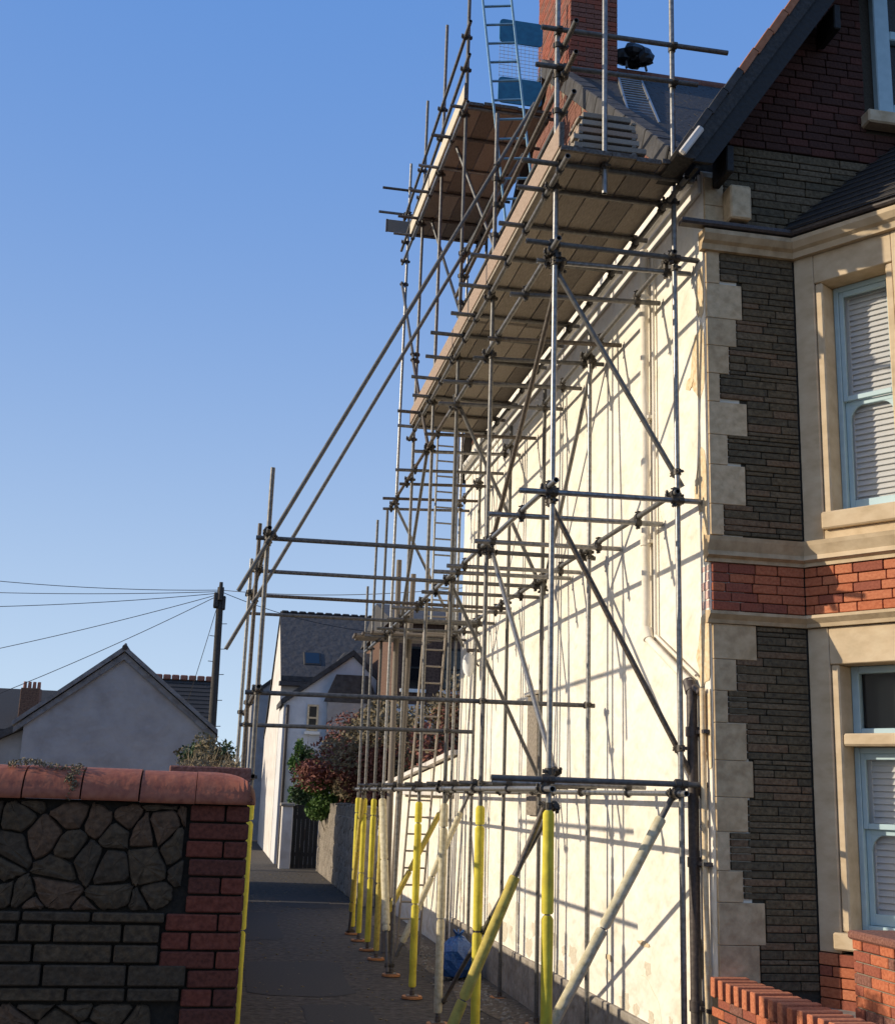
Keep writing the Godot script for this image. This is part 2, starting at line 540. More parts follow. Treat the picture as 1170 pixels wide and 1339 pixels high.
	mat("pale_render", [lin(.546, .504, .462), lin(.651, .609, .567), lin(.714, .683, .630)], 4.0, 0.9, 0.0, 0.01, 0.2)
	mat("white_render", [lin(.55, .55, .56), lin(.65, .65, .66)], 4.0, 0.9, 0.0, 0.01, 0.2)
	mat("far_brick", [lin(.074, .040, .028), lin(.124, .068, .046), lin(.155, .093, .062)], 1.0, 0.95, 0.0, 0.02, 0.4)
	mat("ridge_tile", [lin(.22, .09, .06), lin(.3, .13, .09)], 0.6, 0.9)
	mat("ridge_orange", [lin(.34, .13, .06), lin(.44, .19, .10)], 0.6, 0.9)
	mat("pole_wood", [lin(.04, .035, .03), lin(.075, .065, .055)], 0.8, 0.95, 0.0, 0.02, 0.4)
	mat("cable", [lin(.03, .03, .035)], 1.0, 0.7)
	mat("aluminium", [lin(.22, .22, .21), lin(.34, .34, .33)], 0.6, 0.4, 0.6)
	mat("blue_steel", [lin(.10, .22, .33), lin(.15, .29, .41)], 0.6, 0.5, 0.2)
	mat("guard_blue", [lin(.012, .12, .22), lin(.02, .17, .29)], 0.8, 0.5)
	mat("guard_wire", [lin(.45, .47, .5)], 1.0, 0.5, 0.3)
	mat("bag_blue", [lin(.01, .05, .18), lin(.02, .09, .28), lin(.05, .15, .4)], 0.4, 0.4, 0.0, 0.02, 0.6)
	mat("black_sheet", [lin(.006, .006, .008), lin(.016, .016, .02)], 0.3, 0.45, 0.0, 0.02, 0.5)
	mat("leaf_green", [lin(.05, .11, .016), lin(.10, .19, .03)], 0.3, 0.7)
	mat("leaf_dark", [lin(.02, .045, .01), lin(.04, .075, .018)], 0.3, 0.7)
	mat("leaf_red", [lin(.14, .045, .032), lin(.24, .085, .055)], 0.3, 0.75)
	mat("leaf_dry", [lin(.14, .11, .06), lin(.24, .19, .11)], 0.3, 0.85)
	mat("twig", [lin(.09, .06, .045), lin(.14, .1, .075)], 0.3, 0.9)
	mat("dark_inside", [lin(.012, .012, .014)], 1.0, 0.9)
	for k in ["leaf_green", "leaf_dark", "leaf_red", "leaf_dry"]:
		M[k].backlight_enabled = true
		M[k].backlight = Color(0.12, 0.12, 0.05)
		M[k].cull_mode = BaseMaterial3D.CULL_DISABLED
	for k in ["board_a", "board_b", "board_c", "toe_wood", "pale_wood"]:
		M[k].uv1_scale = v(7.0, 7.0, 0.8)
	var g := StandardMaterial3D.new()
	g.albedo_color = Color(0.2, 0.23, 0.25, 0.10)
	g.transparency = BaseMaterial3D.TRANSPARENCY_ALPHA
	g.roughness = 0.03
	g.metallic_specular = 0.2
	M["glass"] = g

func _ready() -> void:
	rng.seed = 4711
	# camera
	var cam := Camera3D.new()
	cam.name = "camera"
	cam.transform = Transform3D(Basis(Vector3.UP, -0.18070364) * Basis(Vector3.RIGHT, 0.23501662) * Basis(Vector3.BACK, 0.03357274), v(0, 2.5, 0))
	cam.fov = 46.72
	cam.near = 0.05
	cam.far = 3000.0
	add_child(cam)
	cam.current = true
	# sky, exposure
	var sky := ProceduralSkyMaterial.new()
	sky.sky_top_color = lin(.10, .265, .67)
	sky.sky_horizon_color = lin(.64, .80, .94)
	sky.sky_curve = 0.2
	sky.ground_bottom_color = lin(.10, .09, .08)
	sky.ground_horizon_color = lin(.30, .31, .32)
	sky.ground_curve = 0.05
	sky.sky_energy_multiplier = 1.0
	sky.sun_angle_max = 90.0
	sky.sun_curve = 0.34
	var env := Environment.new()
	env.background_mode = Environment.BG_SKY
	env.sky = Sky.new()
	env.sky.sky_material = sky
	env.tonemap_mode = Environment.TONE_MAPPER_LINEAR
	env.tonemap_exposure = 1.0
	env.background_energy_multiplier = 1.0
	env.sdfgi_enabled = true
	env.ssao_enabled = true
	env.ssil_enabled = true
	var we := WorldEnvironment.new()
	we.name = "world_environment"
	we.environment = env
	add_child(we)
	# sun
	var sun := DirectionalLight3D.new()
	sun.name = "sun"
	sun.light_energy = 1.45
	sun.light_color = Color(1.0, 0.94, 0.84)
	sun.light_angular_distance = 0.5
	sun.shadow_enabled = true
	add_child(sun)
	sun.look_at_from_position(v(-20, 10, -2), v(-20, 10, -2) + v(1.0, -0.345, 0.145), Vector3.UP)
	materials()
	setting()
	house()
	front_wall()
	garden()
	scaffolding()
	on_scaffold()
	lane_things()
	far_houses()

# ---------------------------------------------------------------- ground
func level(x: float, z: float) -> float:
	var y := smoothstep(-13.6, -5.5, z) * 0.95
	if x > 4.0 and z < -6.9 and z > -22.0:
		y = 0.98 if z > -9.6 else 0.2
	return y

func setting() -> void:
	var st := start()
	var xs := [-900.0, -200.0, -60.0, -20.0, -8.0, -3.0, 0.0, 2.0, 3.96, 12.0, 30.0, 100.0, 900.0]
	var zs := [60.0, 20.0, 0.0, -4.0, -5.5, -6.5, -7.5, -8.5, -9.5, -10.5, -11.5, -12.5, -13.6, -16.0, -22.0, -40.0, -80.0, -200.0, -1500.0]
	for i in xs.size() - 1:
		for j in zs.size() - 1:
			var p := []
			for k in [[0, 0], [1, 0], [1, 1], [0, 1]]:
				p.append(v(xs[i + k[0]], smoothstep(-13.6, -5.5, zs[j + k[1]]) * 0.95, zs[j + k[1]]))
			quad(st, p[0], p[1], p[2], p[3], Vector3.UP)
	struct("ground", st, M["asphalt"])
	for q in [[1.3, -17.5, 0.7, 1.6], [0.9, -24.0, 0.5, 2.4], [2.2, -29.0, 0.6, 1.5], [1.6, -14.6, 0.4, 0.7]]:
		st = start()
		var ring := []
		for i in 18:
			var u := TAU * i / 18
			ring.append(v(q[0] + clampf(cos(u) * 1.3, -1, 1) * q[2] * rng.randf_range(0.92, 1.05), 0.005, q[1] + clampf(sin(u) * 1.3, -1, 1) * q[3] * rng.randf_range(0.92, 1.05)))
		for i in 18:
			tri(st, v(q[0], 0.005, q[1]), ring[i], ring[(i + 1) % 18], Vector3.UP)
		struct("road_patch", st, M["tar_patch"])
	# the strip of broken earth along the foot of the house wall
	st = start()
	for j in 24:
		var z0 := -26.0 + j * 0.62
		var z1 := z0 + 0.62
		var w0 := 3.3 + 0.12 * sin(z0 * 2.1) + 0.08 * sin(z0 * 5.3)
		var w1 := 3.3 + 0.12 * sin(z1 * 2.1) + 0.08 * sin(z1 * 5.3)
		var y0 := smoothstep(-13.6, -5.5, z0) * 0.95 + 0.012
		var y1 := smoothstep(-13.6, -5.5, z1) * 0.95 + 0.012
		quad(st, v(w0, y0 - 0.006, z0), v(3.9, y0 + 0.03, z0), v(3.9, y1 + 0.03, z1), v(w1, y1 - 0.006, z1), Vector3.UP)
	struct("earth_strip", st, M["earth"])
	st = start()
	for i in 900:
		var z := rng.randf_range(-23.0, -12.5)
		var x := 3.86 - absf(rng.randfn()) * 0.26
		if x < 2.0:
			continue
		var s := rng.randf_range(0.008, 0.035)
		var y := smoothstep(-13.6, -5.5, z) * 0.95 + s * 0.4
		cbox(st, v(-s, -s * 0.6, -s * 0.8), v(s, s * 0.6, s * 0.8), s * 0.4, Transform3D(Basis.from_euler(v(rng.randf() * 3, rng.randf() * 3, rng.randf() * 3)), v(x, y, z)))
	var r := obj("rubble", st, M["paving"])
	r.set_meta("kind", "stuff")
	tag(r, "loose rubble and stones at the foot of the cream wall", "rubble")
	st = start()
	for i in 500:
		var z := rng.randf_range(-40.0, -12.5)
		var x := rng.randf_range(0.3, 3.6)
		var s := rng.randf_range(0.005, 0.018)
		box(st, v(-s, -s * 0.3, -s * 0.8), v(s, s * 0.4, s * 0.8), Transform3D(Basis(Vector3.UP, rng.randf() * 3), v(x, smoothstep(-13.6, -5.5, z) * 0.95 + s * 0.3, z)))
	r = obj("litter", st, M["leaf_dry"])
	r.set_meta("kind", "stuff")
	tag(r, "dry leaves and grit scattered over the lane", "litter")

# ---------------------------------------------------------------- the house with the cream side wall
func moulding(parent: Node3D, called: String, a: Vector3, n: Vector3, length: float, profile: Array, m: Material) -> void:
	var st := start()
	var pts := PackedVector2Array()
	for p in profile:
		pts.append(Vector2(p[0], p[1]))
	prism(st, pts, length, Transform3D(Basis(n, Vector3.UP, n.cross(Vector3.UP)), a))
	obj(called, st, m, parent)

func lump(parent: Node3D, called: String, t: Transform3D, lo: Vector3, hi: Vector3, m: Material, bev := 0.006) -> MeshInstance3D:
	var st := start()
	cbox(st, lo, hi, bev, t)
	return obj(called, st, m, parent)

func sash_window(parent: Node3D, t: Transform3D, s0: float, s1: float, y0: float, y1: float, meet: float, louvred_top: bool) -> void:
	# a sash set back in its opening: t is the frame of the wall face
	t = t * Transform3D(Basis.IDENTITY, v(0, 0, -0.115))
	var w := start()
	for b in [[s0, y0, s0 + 0.045, y1], [s1 - 0.045, y0, s1, y1], [s0 + 0.045, y1 - 0.05, s1 - 0.045, y1], [s0 + 0.045, y0, s1 - 0.045, y0 + 0.05]]:
		cbox(w, v(b[0], b[1], -0.185), v(b[2], b[3], -0.10), 0.006, t)
	var o := obj("window", w, M["blue_paint"], parent)
	# upper sash
	w = start()
	var a := s0 + 0.047
	var e := s1 - 0.047
	for b in [[a, meet, a + 0.04, y1 - 0.052], [e - 0.04, meet, e, y1 - 0.052], [a + 0.04, y1 - 0.10, e - 0.04, y1 - 0.052], [a + 0.04, meet, e - 0.04, meet + 0.045]]:
		cbox(w, v(b[0], b[1], -0.145), v(b[2], b[3], -0.11), 0.004, t)
	obj("sash", w, M["blue_paint"], o)
	# lower sash with its rounded head
	w = start()
	for b in [[a, y0 + 0.052, a + 0.045, meet - 0.002], [e - 0.045, y0 + 0.052, e, meet - 0.002], [a + 0.045, y0 + 0.052, e - 0.045, y0 + 0.14], [a + 0.045, meet - 0.045, e - 0.045, meet - 0.002]]:
		cbox(w, v(b[0], b[1], -0.175), v(b[2], b[3], -0.147), 0.004, t)
	if louvred_top:
		for s in [-1.0, 1.0]:
			var pts := PackedVector2Array()
			var c := Vector2((a + 0.045 + 0.11) if s < 0 else (e - 0.045 - 0.11), meet - 0.045 - 0.13)
			pts.append(Vector2(c.x + s * 0.11, c.y + 0.13))
			for k in 9:
				var u := PI * 0.5 * k / 8
				pts.append(c + Vector2(s * 0.11 * sin(u), 0.13 * cos(u)))
			prism(w, pts, 0.026, t * Transform3D(Basis.IDENTITY, v(0, 0, -0.148)))
	obj("sash", w, M["blue_paint"], o)
	w = start()
	box(w, v(a + 0.03, meet + 0.03, -0.130), v(e - 0.03, y1 - 0.09, -0.126), t)
	obj("pane", w, M["glass"], o)
	w = start()
	box(w, v(a + 0.03, y0 + 0.12, -0.164), v(e - 0.03, meet - 0.03, -0.160), t)
	obj("pane", w, M["glass"], o)
	# slatted shutters behind the glass
	var y := y0 + 0.10
	var top := y1 - 0.07 if louvred_top else meet - 0.02
	var st := start()
	box(st, v(-0.5, -0.030, -0.004), v(0.5, 0.030, 0.004))
	var slat := st.commit()
	while y < top:
		var q := obj("slat", slat, M["shutter"], o)
		q.transform = t * Transform3D(Basis(Vector3.RIGHT, -0.42).scaled_local(v(e - a - 0.09, 1, 1)), v((a + e) * 0.5, y, -0.215))
		y += 0.051
	for s in [a + 0.025, e - 0.025]:
		st = start()
		cbox(st, v(s - 0.025, y0 + 0.05, -0.235), v(s + 0.025, top + 0.02, -0.20), 0.003, t)
		obj("shutter_stile", st, M["shutter"], o)
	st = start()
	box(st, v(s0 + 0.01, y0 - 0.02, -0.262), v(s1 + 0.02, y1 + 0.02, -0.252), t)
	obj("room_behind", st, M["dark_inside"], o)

func house() -> void:
	var h := thing("house", "tall two storey house with sunlit cream side wall, dark stone front and bay windows", "house", v(0, 0, 0))
	var sw := face(v(3.95, 0, 0), Vector3.BACK)
	var fa := face(v(0, 0, -9.23), Vector3.RIGHT)
	var fb := face(v(4.8, 0, -9.23), v(0.574, 0, 0.819))
	var st := start()
	prism(st, PackedVector2Array([Vector2(-19.9, -0.1), Vector2(-9.245, -0.1), Vector2(-9.245, 8.12), Vector2(-14.57, 12.58), Vector2(-19.9, 8.12)]), 0.3, sw)
	obj("side_wall", st, M["render"], h)
	st = start()
	prism(st, PackedVector2Array([Vector2(4.25, -0.1), Vector2(10.45, -0.1), Vector2(10.45, 8.1), Vector2(7.2, 12.85), Vector2(4.25, 8.5)]), 0.3, fa * Transform3D(Basis.IDENTITY, v(0, 0, -0.016)))
	obj("front_wall", st, M["mortar_front"], h)
	st = start()
	box(st, v(4.25, -0.1, -19.9), v(10.45, 8.1, -19.6))
	obj("rear_wall", st, M["render"], h)
	st = start()
	prism(st, PackedVector2Array([Vector2(-19.6, -0.1), Vector2(-9.55, -0.1), Vector2(-9.55, 8.0), Vector2(-14.57, 12.5), Vector2(-19.6, 8.0)]), 0.3, face(v(10.15, 0, 0), Vector3.BACK))
	obj("far_side_wall", st, M["render"], h)
	# weathered brick above the cream coat, up under the chimney
	st = start()
	for r in 54:
		var y := 8.46 + r * 0.075
		var reach := (12.50 - y) / 0.837
		var z := -14.57 - reach + (0.112 if r % 2 else 0.0)
		while z < -14.57 + reach - 0.2:
			cbox(st, v(3.925 + rng.randf_range(-0.004, 0.004), y, z), v(3.96, y + 0.066, z + 0.217), 0.003)
			z += 0.225
	var gb := obj("gable_brickwork", st, M["brick_old"], h)
	gb.set_meta("kind", "stuff")
	st = start()
	prism(st, PackedVector2Array([Vector2(-19.4, 8.45), Vector2(-9.65, 8.45), Vector2(-14.57, 12.55)]), 0.02, sw * Transform3D(Basis.IDENTITY, v(0, 0, 0.018)))
	obj("gable_bed", st, M["mortar_pale"], h)
	# plinth of the side wall, a finger proud
	var pz := -19.88
	while pz < -9.3:
		var pe: float = min(pz + rng.randf_range(1.2, 2.1), -9.27)
		st = start()
		cbox(st, v(3.905, -0.05, pz), v(3.96, 0.585 + rng.randf_range(-0.006, 0.006), pe - 0.004), 0.01)
		obj("plinth", st, M["plinth"], h)
		pz = pe
	# old paint come away near the corner
	var lift := 0.0024
	for p in [[-9.40, 6.35, 0.22, 0.65], [-9.31, 5.75, 0.13, 0.9], [-9.38, 5.2, 0.17, 0.6], [-9.33, 6.95, 0.13, 0.5], [-9.31, 4.75, 0.10, 0.5], [-9.38, 3.72, 0.19, 0.62], [-9.32, 3.1, 0.11, 0.7], [-9.62, 6.2, 0.09, 0.12], [-9.6, 1.3, 0.11, 0.36], [-11.9, 1.0, 0.12, 0.07], [-10.9, 1.25, 0.16, 0.05]]:
		var pts := PackedVector2Array()
		for k in 16:
			var u := TAU * k / 16
			var q := Vector2(p[0] + cos(u) * p[2] * rng.randf_range(0.65, 1.15), p[1] + sin(u) * p[3] * rng.randf_range(0.7, 1.15) * 0.5)
			if q.x > -9.262:
				q.x = -9.262 - 0.0004 * k
			pts.append(q)
		st = start()
		lift += 0.0006
		prism(st, pts, 0.003, sw * Transform3D(Basis.IDENTITY, v(0, 0, lift)))
		obj("peeled_patch", st, M["peeled"], h)
	for k in 9:
		var at := Vector2(rng.randf_range(-18.5, -9.9), rng.randf_range(0.9, 7.0))
		var dir := rng.randf_range(-0.5, 0.5) + (PI * 0.5 if k % 3 else 0.0)
		for i in rng.randi_range(5, 11):
			dir += rng.randf_range(-0.5, 0.5)
			var to := at + Vector2(cos(dir), sin(dir)) * rng.randf_range(0.05, 0.14)
			var side := (to - at).orthogonal().normalized() * rng.randf_range(0.0012, 0.0028)
			st = start()
			prism(st, PackedVector2Array([at - side, to - side, to + side, at + side]), 0.002, sw * Transform3D(Basis.IDENTITY, v(0, 0, 0.0012)))
			obj("hairline_crack", st, M["peeled"], h)
			at = to
	for k in 26:
		var at := Vector2(rng.randf_range(-19.5, -9.7), 0.6 + absf(rng.randfn()) * 0.25)
		var size := rng.randf_range(0.03, 0.16)
		var pts := PackedVector2Array()
		for i in 14:
			var u := TAU * i / 14
			pts.append(at + Vector2(cos(u) * 1.5, sin(u)) * size * rng.randf_range(0.5, 1.1))
		st = start()
		prism(st, pts, 0.003, sw * Transform3D(Basis.IDENTITY, v(0, 0, 0.0024 - 0.00003 * k)))
		obj("damp_patch", st, M["damp"], h)
	# quoins: [bottom, top, right edge]
	var q := [[6.70, 7.02, 4.285], [6.44, 6.69, 4.225], [6.18, 6.43, 4.15], [5.92, 6.17, 4.06], [5.62, 5.91, 4.305], [5.35, 5.61, 4.12], [5.00, 5.34, 4.275], [4.73, 4.99, 4.07], [7.03, 7.33, 4.08],
		[3.68, 3.965, 4.335], [3.42, 3.67, 4.15], [3.16, 3.41, 4.07], [2.86, 3.15, 4.225], [2.57, 2.85, 4.275], [2.30, 2.56, 4.22], [2.0, 2.29, 4.06], [1.76, 1.99, 4.165], [1.44, 1.75, 4.345], [1.16, 1.43, 4.29], [0.4, 1.15, 4.3], [7.52, 7.78, 4.13], [7.79, 8.06, 4.13]]
	for b in q:
		st = start()
		cbox(st, v(3.953, b[0] - 0.003, -9.30), v(b[2], b[1] + 0.003 , -9.215), 0.004)
		obj("quoin", st, pick(["quoin_a", "quoin_b", "quoin_c"]), h)
	var edge := func(y: float) -> float:
		for b in q:
			if y >= b[0] and y < b[1] + 0.011:
				return b[2] + 0.008
		return 3.96
	var tones := ["stone_a", "stone_a", "stone_b", "stone_c", "stone_c", "stone_d"]
	var n := courses(h, "facing_stone", fa, edge, func(_y: float) -> float: return 4.79, 4.73, 7.33, Vector2(0.04, 0.072), Vector2(0.24, 0.6), 0.012, tones)
	n += courses(h, "facing_stone", fa, edge, func(_y: float) -> float: return 4.79, 1.10, 3.965, Vector2(0.04, 0.072), Vector2(0.24, 0.6), 0.012, tones)
	n += courses(h, "facing_stone", fa, func(_y: float) -> float: return 4.14, func(y: float) -> float: return min(6.2, 4.75 + (y - 7.5) * 1.25), 7.52, 8.42, Vector2(0.06, 0.095), Vector2(0.24, 0.5), 0.012, ["stone_a", "stone_b", "stone_c"])
	# brick gable
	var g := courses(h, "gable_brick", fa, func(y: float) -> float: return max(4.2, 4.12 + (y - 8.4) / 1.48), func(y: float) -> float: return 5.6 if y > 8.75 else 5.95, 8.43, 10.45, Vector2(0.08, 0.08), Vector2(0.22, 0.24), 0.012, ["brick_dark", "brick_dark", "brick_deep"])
	print("facing ", n, " gable ", g)
	st = start()
	cbox(st, v(4.13, 7.60, -9.28), v(4.33, 7.93, -9.05), 0.015)
	obj("kneeler", st, M["quoin_b"], h)
	# mouldings across the front and round the bay
	var cornice := [[-0.02, 7.33], [0.05, 7.33], [0.065, 7.38], [0.10, 7.40], [0.135, 7.45], [0.135, 7.49], [-0.02, 7.51]]
	var string_up := [[-0.02, 4.49], [0.03, 4.49], [0.03, 4.52], [0.075, 4.54], [0.06, 4.58], [0.10, 4.66], [0.11, 4.695], [-0.02, 4.725]]
	var string_low := [[-0.02, 3.97], [0.035, 3.97], [0.045, 4.0], [0.09, 4.04], [0.09, 4.065], [-0.02, 4.08]]
	var nb := v(-0.819, 0, 0.574)
	for m in [["cornice", cornice], ["string_course", string_up], ["string_course", string_low]]:
		moulding(h, m[0], v(3.90, 0, -9.23), Vector3.BACK, 0.93, m[1], M["trim_dark"])
		moulding(h, m[0], v(4.775, 0.003, -9.266), nb, 1.2, m[1], M["trim"])
		moulding(h, m[0], v(5.40, 0.005, -8.313), Vector3.BACK, 1.85, m[1], M["trim"])
	# red band
	var band := ["brick_a", "brick_b", "brick_a", "brick_c"]
	courses(h, "band_brick", fa, func(_y: float) -> float: return 3.955, func(_y: float) -> float: return 4.79, 4.082, 4.488, Vector2(0.08, 0.08), Vector2(0.2, 0.26), 0.014, ["brick_b", "brick_a"])
	courses(h, "band_brick", fb, func(_y: float) -> float: return 0.0, func(_y: float) -> float: return 1.12, 4.083, 4.489, Vector2(0.08, 0.08), Vector2(0.14, 0.26), 0.014, band)
	courses(h, "painted_brick", sw, func(y: float) -> float: return -9.44 if int(y / 0.08) % 2 else -9.36, func(_y: float) -> float: return -9.25, 4.1, 4.48, Vector2(0.08, 0.08), Vector2(0.1, 0.13), 0.005, ["brick_pink"])
	# the bay's canted face: jambs, heads, sills
	var back := -0.345
	lump(h, "bay_jamb", fb, v(0.004, 4.72, back), v(0.19, 7.335, 0.0), M["trim"])
	lump(h, "bay_jamb", fb, v(0.192, 4.95, back), v(0.262, 7.06, -0.018), M["trim"], 0.012)
	lump(h, "bay_jamb", fb, v(0.838, 4.95, back), v(0.908, 7.06, -0.018), M["trim"], 0.012)
	lump(h, "bay_jamb", fb, v(0.91, 4.72, back), v(1.118, 7.335, 0.0), M["trim"])
	lump(h, "bay_head", fb, v(0.192, 7.062, back), v(0.908, 7.335, -0.004), M["trim"])
	lump(h, "window_sill", fb, v(0.192, 4.80, back), v(0.908, 4.948, 0.05), M["trim"], 0.012)
	lump(h, "bay_apron", fb, v(0.192, 4.70, back), v(0.908, 4.797, -0.004), M["trim"])
	sash_window(h, fb, 0.264, 0.836, 4.95, 7.06, 5.98, true)
	lump(h, "bay_band", fb, v(0.004, 3.97, back), v(1.118, 4.72, -0.022), M["mortar"])
	lump(h, "bay_jamb", fb, v(0.004, 1.40, back), v(0.19, 3.968, 0.0), M["trim"])
	lump(h, "bay_jamb", fb, v(0.192, 1.56, back), v(0.262, 3.66, -0.018), M["trim"], 0.012)
	lump(h, "bay_jamb", fb, v(0.838, 1.56, back), v(0.908, 3.66, -0.018), M["trim"], 0.012)
	lump(h, "bay_jamb", fb, v(0.91, 1.40, back), v(1.118, 3.968, 0.0), M["trim"])
	lump(h, "bay_head", fb, v(0.192, 3.662, back), v(0.908, 3.968, -0.004), M["trim"])
	lump(h, "transom_bar", fb, v(0.264, 3.0, -0.26), v(0.836, 3.1, -0.03), M["trim"], 0.015)
	lump(h, "window_sill", fb, v(0.15, 1.43, back), v(0.95, 1.558, 0.06), M["trim"], 0.012)
	sash_window(h, fb, 0.264, 0.836, 1.56, 2.998, 2.35, true)
	var w := start()
	for b in [[0.264, 3.102, 0.33, 3.66], [0.77, 3.102, 0.836, 3.66], [0.33, 3.102, 0.77, 3.15], [0.33, 3.60, 0.77, 3.66]]:
		cbox(w, v(b[0], b[1], -0.29), v(b[2], b[3], -0.22), 0.006, fb)
	var o := obj("window", w, M["blue_paint"], h)
	w = start()
	box(w, v(0.32, 3.14, -0.26), v(0.78, 3.61, -0.256), fb)
	obj("pane", w, M["glass"], o)
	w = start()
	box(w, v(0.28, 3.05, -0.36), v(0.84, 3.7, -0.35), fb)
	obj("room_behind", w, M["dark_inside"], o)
	lump(h, "bay_plinth", fb, v(0.004, 0.3, back), v(1.118, 1.398, -0.016), M["mortar"])
	courses(h, "plinth_brick", fb, func(_y: float) -> float: return 0.0, func(_y: float) -> float: return 1.12, 0.98, 1.398, Vector2(0.08, 0.08), Vector2(0.2, 0.24), 0.014, band)
	# front and far cheek of the bay
	st = start()
	box(st, v(5.442, 0.3, -8.53), v(7.2, 7.335, -8.318))
	obj("bay_front", st, M["trim"], h)
	st = start()
	prism(st, PackedVector2Array([Vector2(0, 0.3), Vector2(1.12, 0.3), Vector2(1.12, 7.335), Vector2(0, 7.335)]), 0.2, face(v(7.2, 0, -8.32), v(0.574, 0, -0.819)))
	obj("bay_cheek", st, M["trim"], h)
	# bay roof
	st = start()
	var A := v(4.62, 7.56, -9.2)
	var B := v(5.36, 7.56, -8.12)
	var C := v(7.3, 7.56, -8.12)
	var D := v(8.0, 7.56, -9.2)
	var E := v(6.05, 8.78, -9.2)
	var F := v(6.6, 8.78, -9.2)
	tri(st, A, B, E, v(-0.5, 0.7, 0.3))
	quad(st, B, C, F, E, v(0, 0.7, 0.5))
	tri(st, C, D, F, v(0.5, 0.7, 0.3))
	quad(st, A, B, C, D, Vector3.DOWN)
	tri(st, A, E, D, Vector3.FORWARD)
	tri(st, D, E, F, Vector3.FORWARD)
	obj("bay_roof", st, M["slate"], h)
	st = start()
	for r in 12:
		var k0 := r / 12.0
		var l := A.lerp(E, k0)
		var rr := B.lerp(E, k0)
		cone(st, l + v(-0.01, 0.012, 0.01), rr + v(-0.01, 0.012, 0.01), 0.008, 0.008, 5)
	cone(st, B + v(0, 0.02, 0), E + v(0, 0.02, 0), 0.035, 0.035, 8)
	obj("bay_roof_courses", st, M["slate"], h)
	var gprof := [[0.06, 7.512], [0.14, 7.512], [0.155, 7.53], [0.155, 7.56], [0.14, 7.565], [0.06, 7.55]]
	moulding(h, "bay_gutter", v(3.68, 0, -9.23), Vector3.BACK, 1.1, gprof, M["iron_pipe"])
	moulding(h, "bay_gutter", v(4.77, 0.002, -9.272), nb, 1.2, gprof, M["iron_pipe"])
	# roofs
	st = start()
	prism(st, PackedVector2Array([Vector2(-9.3, 8.24), Vector2(-14.57, 12.75), Vector2(-20.1, 8.1), Vector2(-20.1, 7.93), Vector2(-14.57, 12.57), Vector2(-9.3, 8.06)]), 6.8, face(v(3.80, 0, 0), Vector3.BACK))
	obj("main_roof", st, M["slate"], h)
	st = start()
	var up := v(0, 4.51, -5.27).normalized()
	var nn := v(0, 5.27, 4.51).normalized()
	for r in 33:
		var x := 3.80 + (0.13 if r % 2 else 0.0)
		while x < 7.0:
			cbox(st, v(0.003, -0.02, -0.004), v(0.257, 0.31, 0.006), 0.003, Transform3D(Basis(Vector3.RIGHT, up, nn) * Basis(Vector3.RIGHT, 0.03 + rng.randf_range(-0.006, 0.006)), v(x, 8.25, -9.31) + up * (r * 0.205) + nn * 0.012))
			x += 0.26
	o = obj("roof_slate", st, M["slate"], h)
	o.set_meta("kind", "stuff")
	for k in 14:
		st = start()
		cone(st, v(3.9 + k * 0.46, 12.74, -14.57), v(4.355 + k * 0.46, 12.74, -14.57), 0.10, 0.10, 10)
		obj("ridge_tile", st, M["ridge_tile"], h)
	st = start()
	prism(st, PackedVector2Array([Vector2(3.50, 7.95), Vector2(7.2, 13.45), Vector2(10.9, 7.95), Vector2(10.72, 7.95), Vector2(7.2, 13.2), Vector2(3.68, 7.95)]), 0.5, face(v(0, 0, -8.76), Vector3.RIGHT))
	prism(st, PackedVector2Array([Vector2(3.98, 8.664), Vector2(7.2, 13.45), Vector2(10.9, 7.95), Vector2(10.72, 7.95), Vector2(7.2, 13.2), Vector2(3.98, 8.41)]), 5.1, face(v(0, 0, -9.26), Vector3.RIGHT))
	obj("gable_roof", st, M["slate"], h)
	st = start()
	prism(st, PackedVector2Array([Vector2(3.66, 7.94), Vector2(7.2, 13.24), Vector2(7.2, 12.95), Vector2(3.85, 7.94)]), 0.04, face(v(0, 0, -8.78), Vector3.RIGHT))
	obj("bargeboard", st, M["dark_timber"], h)
	st = start()
	prism(st, PackedVector2Array([Vector2(7.21, 13.16), Vector2(10.7, 7.94), Vector2(10.46, 7.94), Vector2(7.21, 12.8)]), 0.04, face(v(0, 0, -8.78), Vector3.RIGHT))
	obj("bargeboard", st, M["dark_timber"], h)
	st = start()
	for k in 15:
		var s := (k + 0.5) / 15.0
		var c := v(3.80, lerpf(8.50, 12.62, s), lerpf(-9.72, -14.5, s))
		cbox(st, v(-0.02 + rng.randf_range(-0.006, 0.006), -0.10, -0.205), v(0.20, 0.125 + rng.randf_range(-0.006, 0.006), 0.205), 0.012, Transform3D(Basis(Vector3.RIGHT, nn, Vector3.RIGHT.cross(nn)), c))
	o = obj("parapet_coping", st, M["slate_grey"], h)
	o.set_meta("kind", "stuff")
	# soffit boards under the verge and their brackets
	for k in 3:
		st = start()
		prism(st, PackedVector2Array([Vector2(3.70, 7.90), Vector2(7.2, 13.12), Vector2(7.2, 13.06), Vector2(3.74, 7.90)]), 0.13, face(v(0, 0, -8.825 - k * 0.134), Vector3.RIGHT))
		obj("soffit_board", st, M["dark_timber"], h)
	for k in 2:
		var at := v(4.02 + k * 1.1, 8.1 + k * 1.62, 0)
		st = start()
		cbox(st, v(at.x, at.y - 0.16, -9.20), v(at.x + 0.07, at.y + 0.1, -8.87), 0.01)
		obj("soffit_bracket", st, M["dark_timber"], h)
	var run := v(3.7, 5.5, 0).normalized()
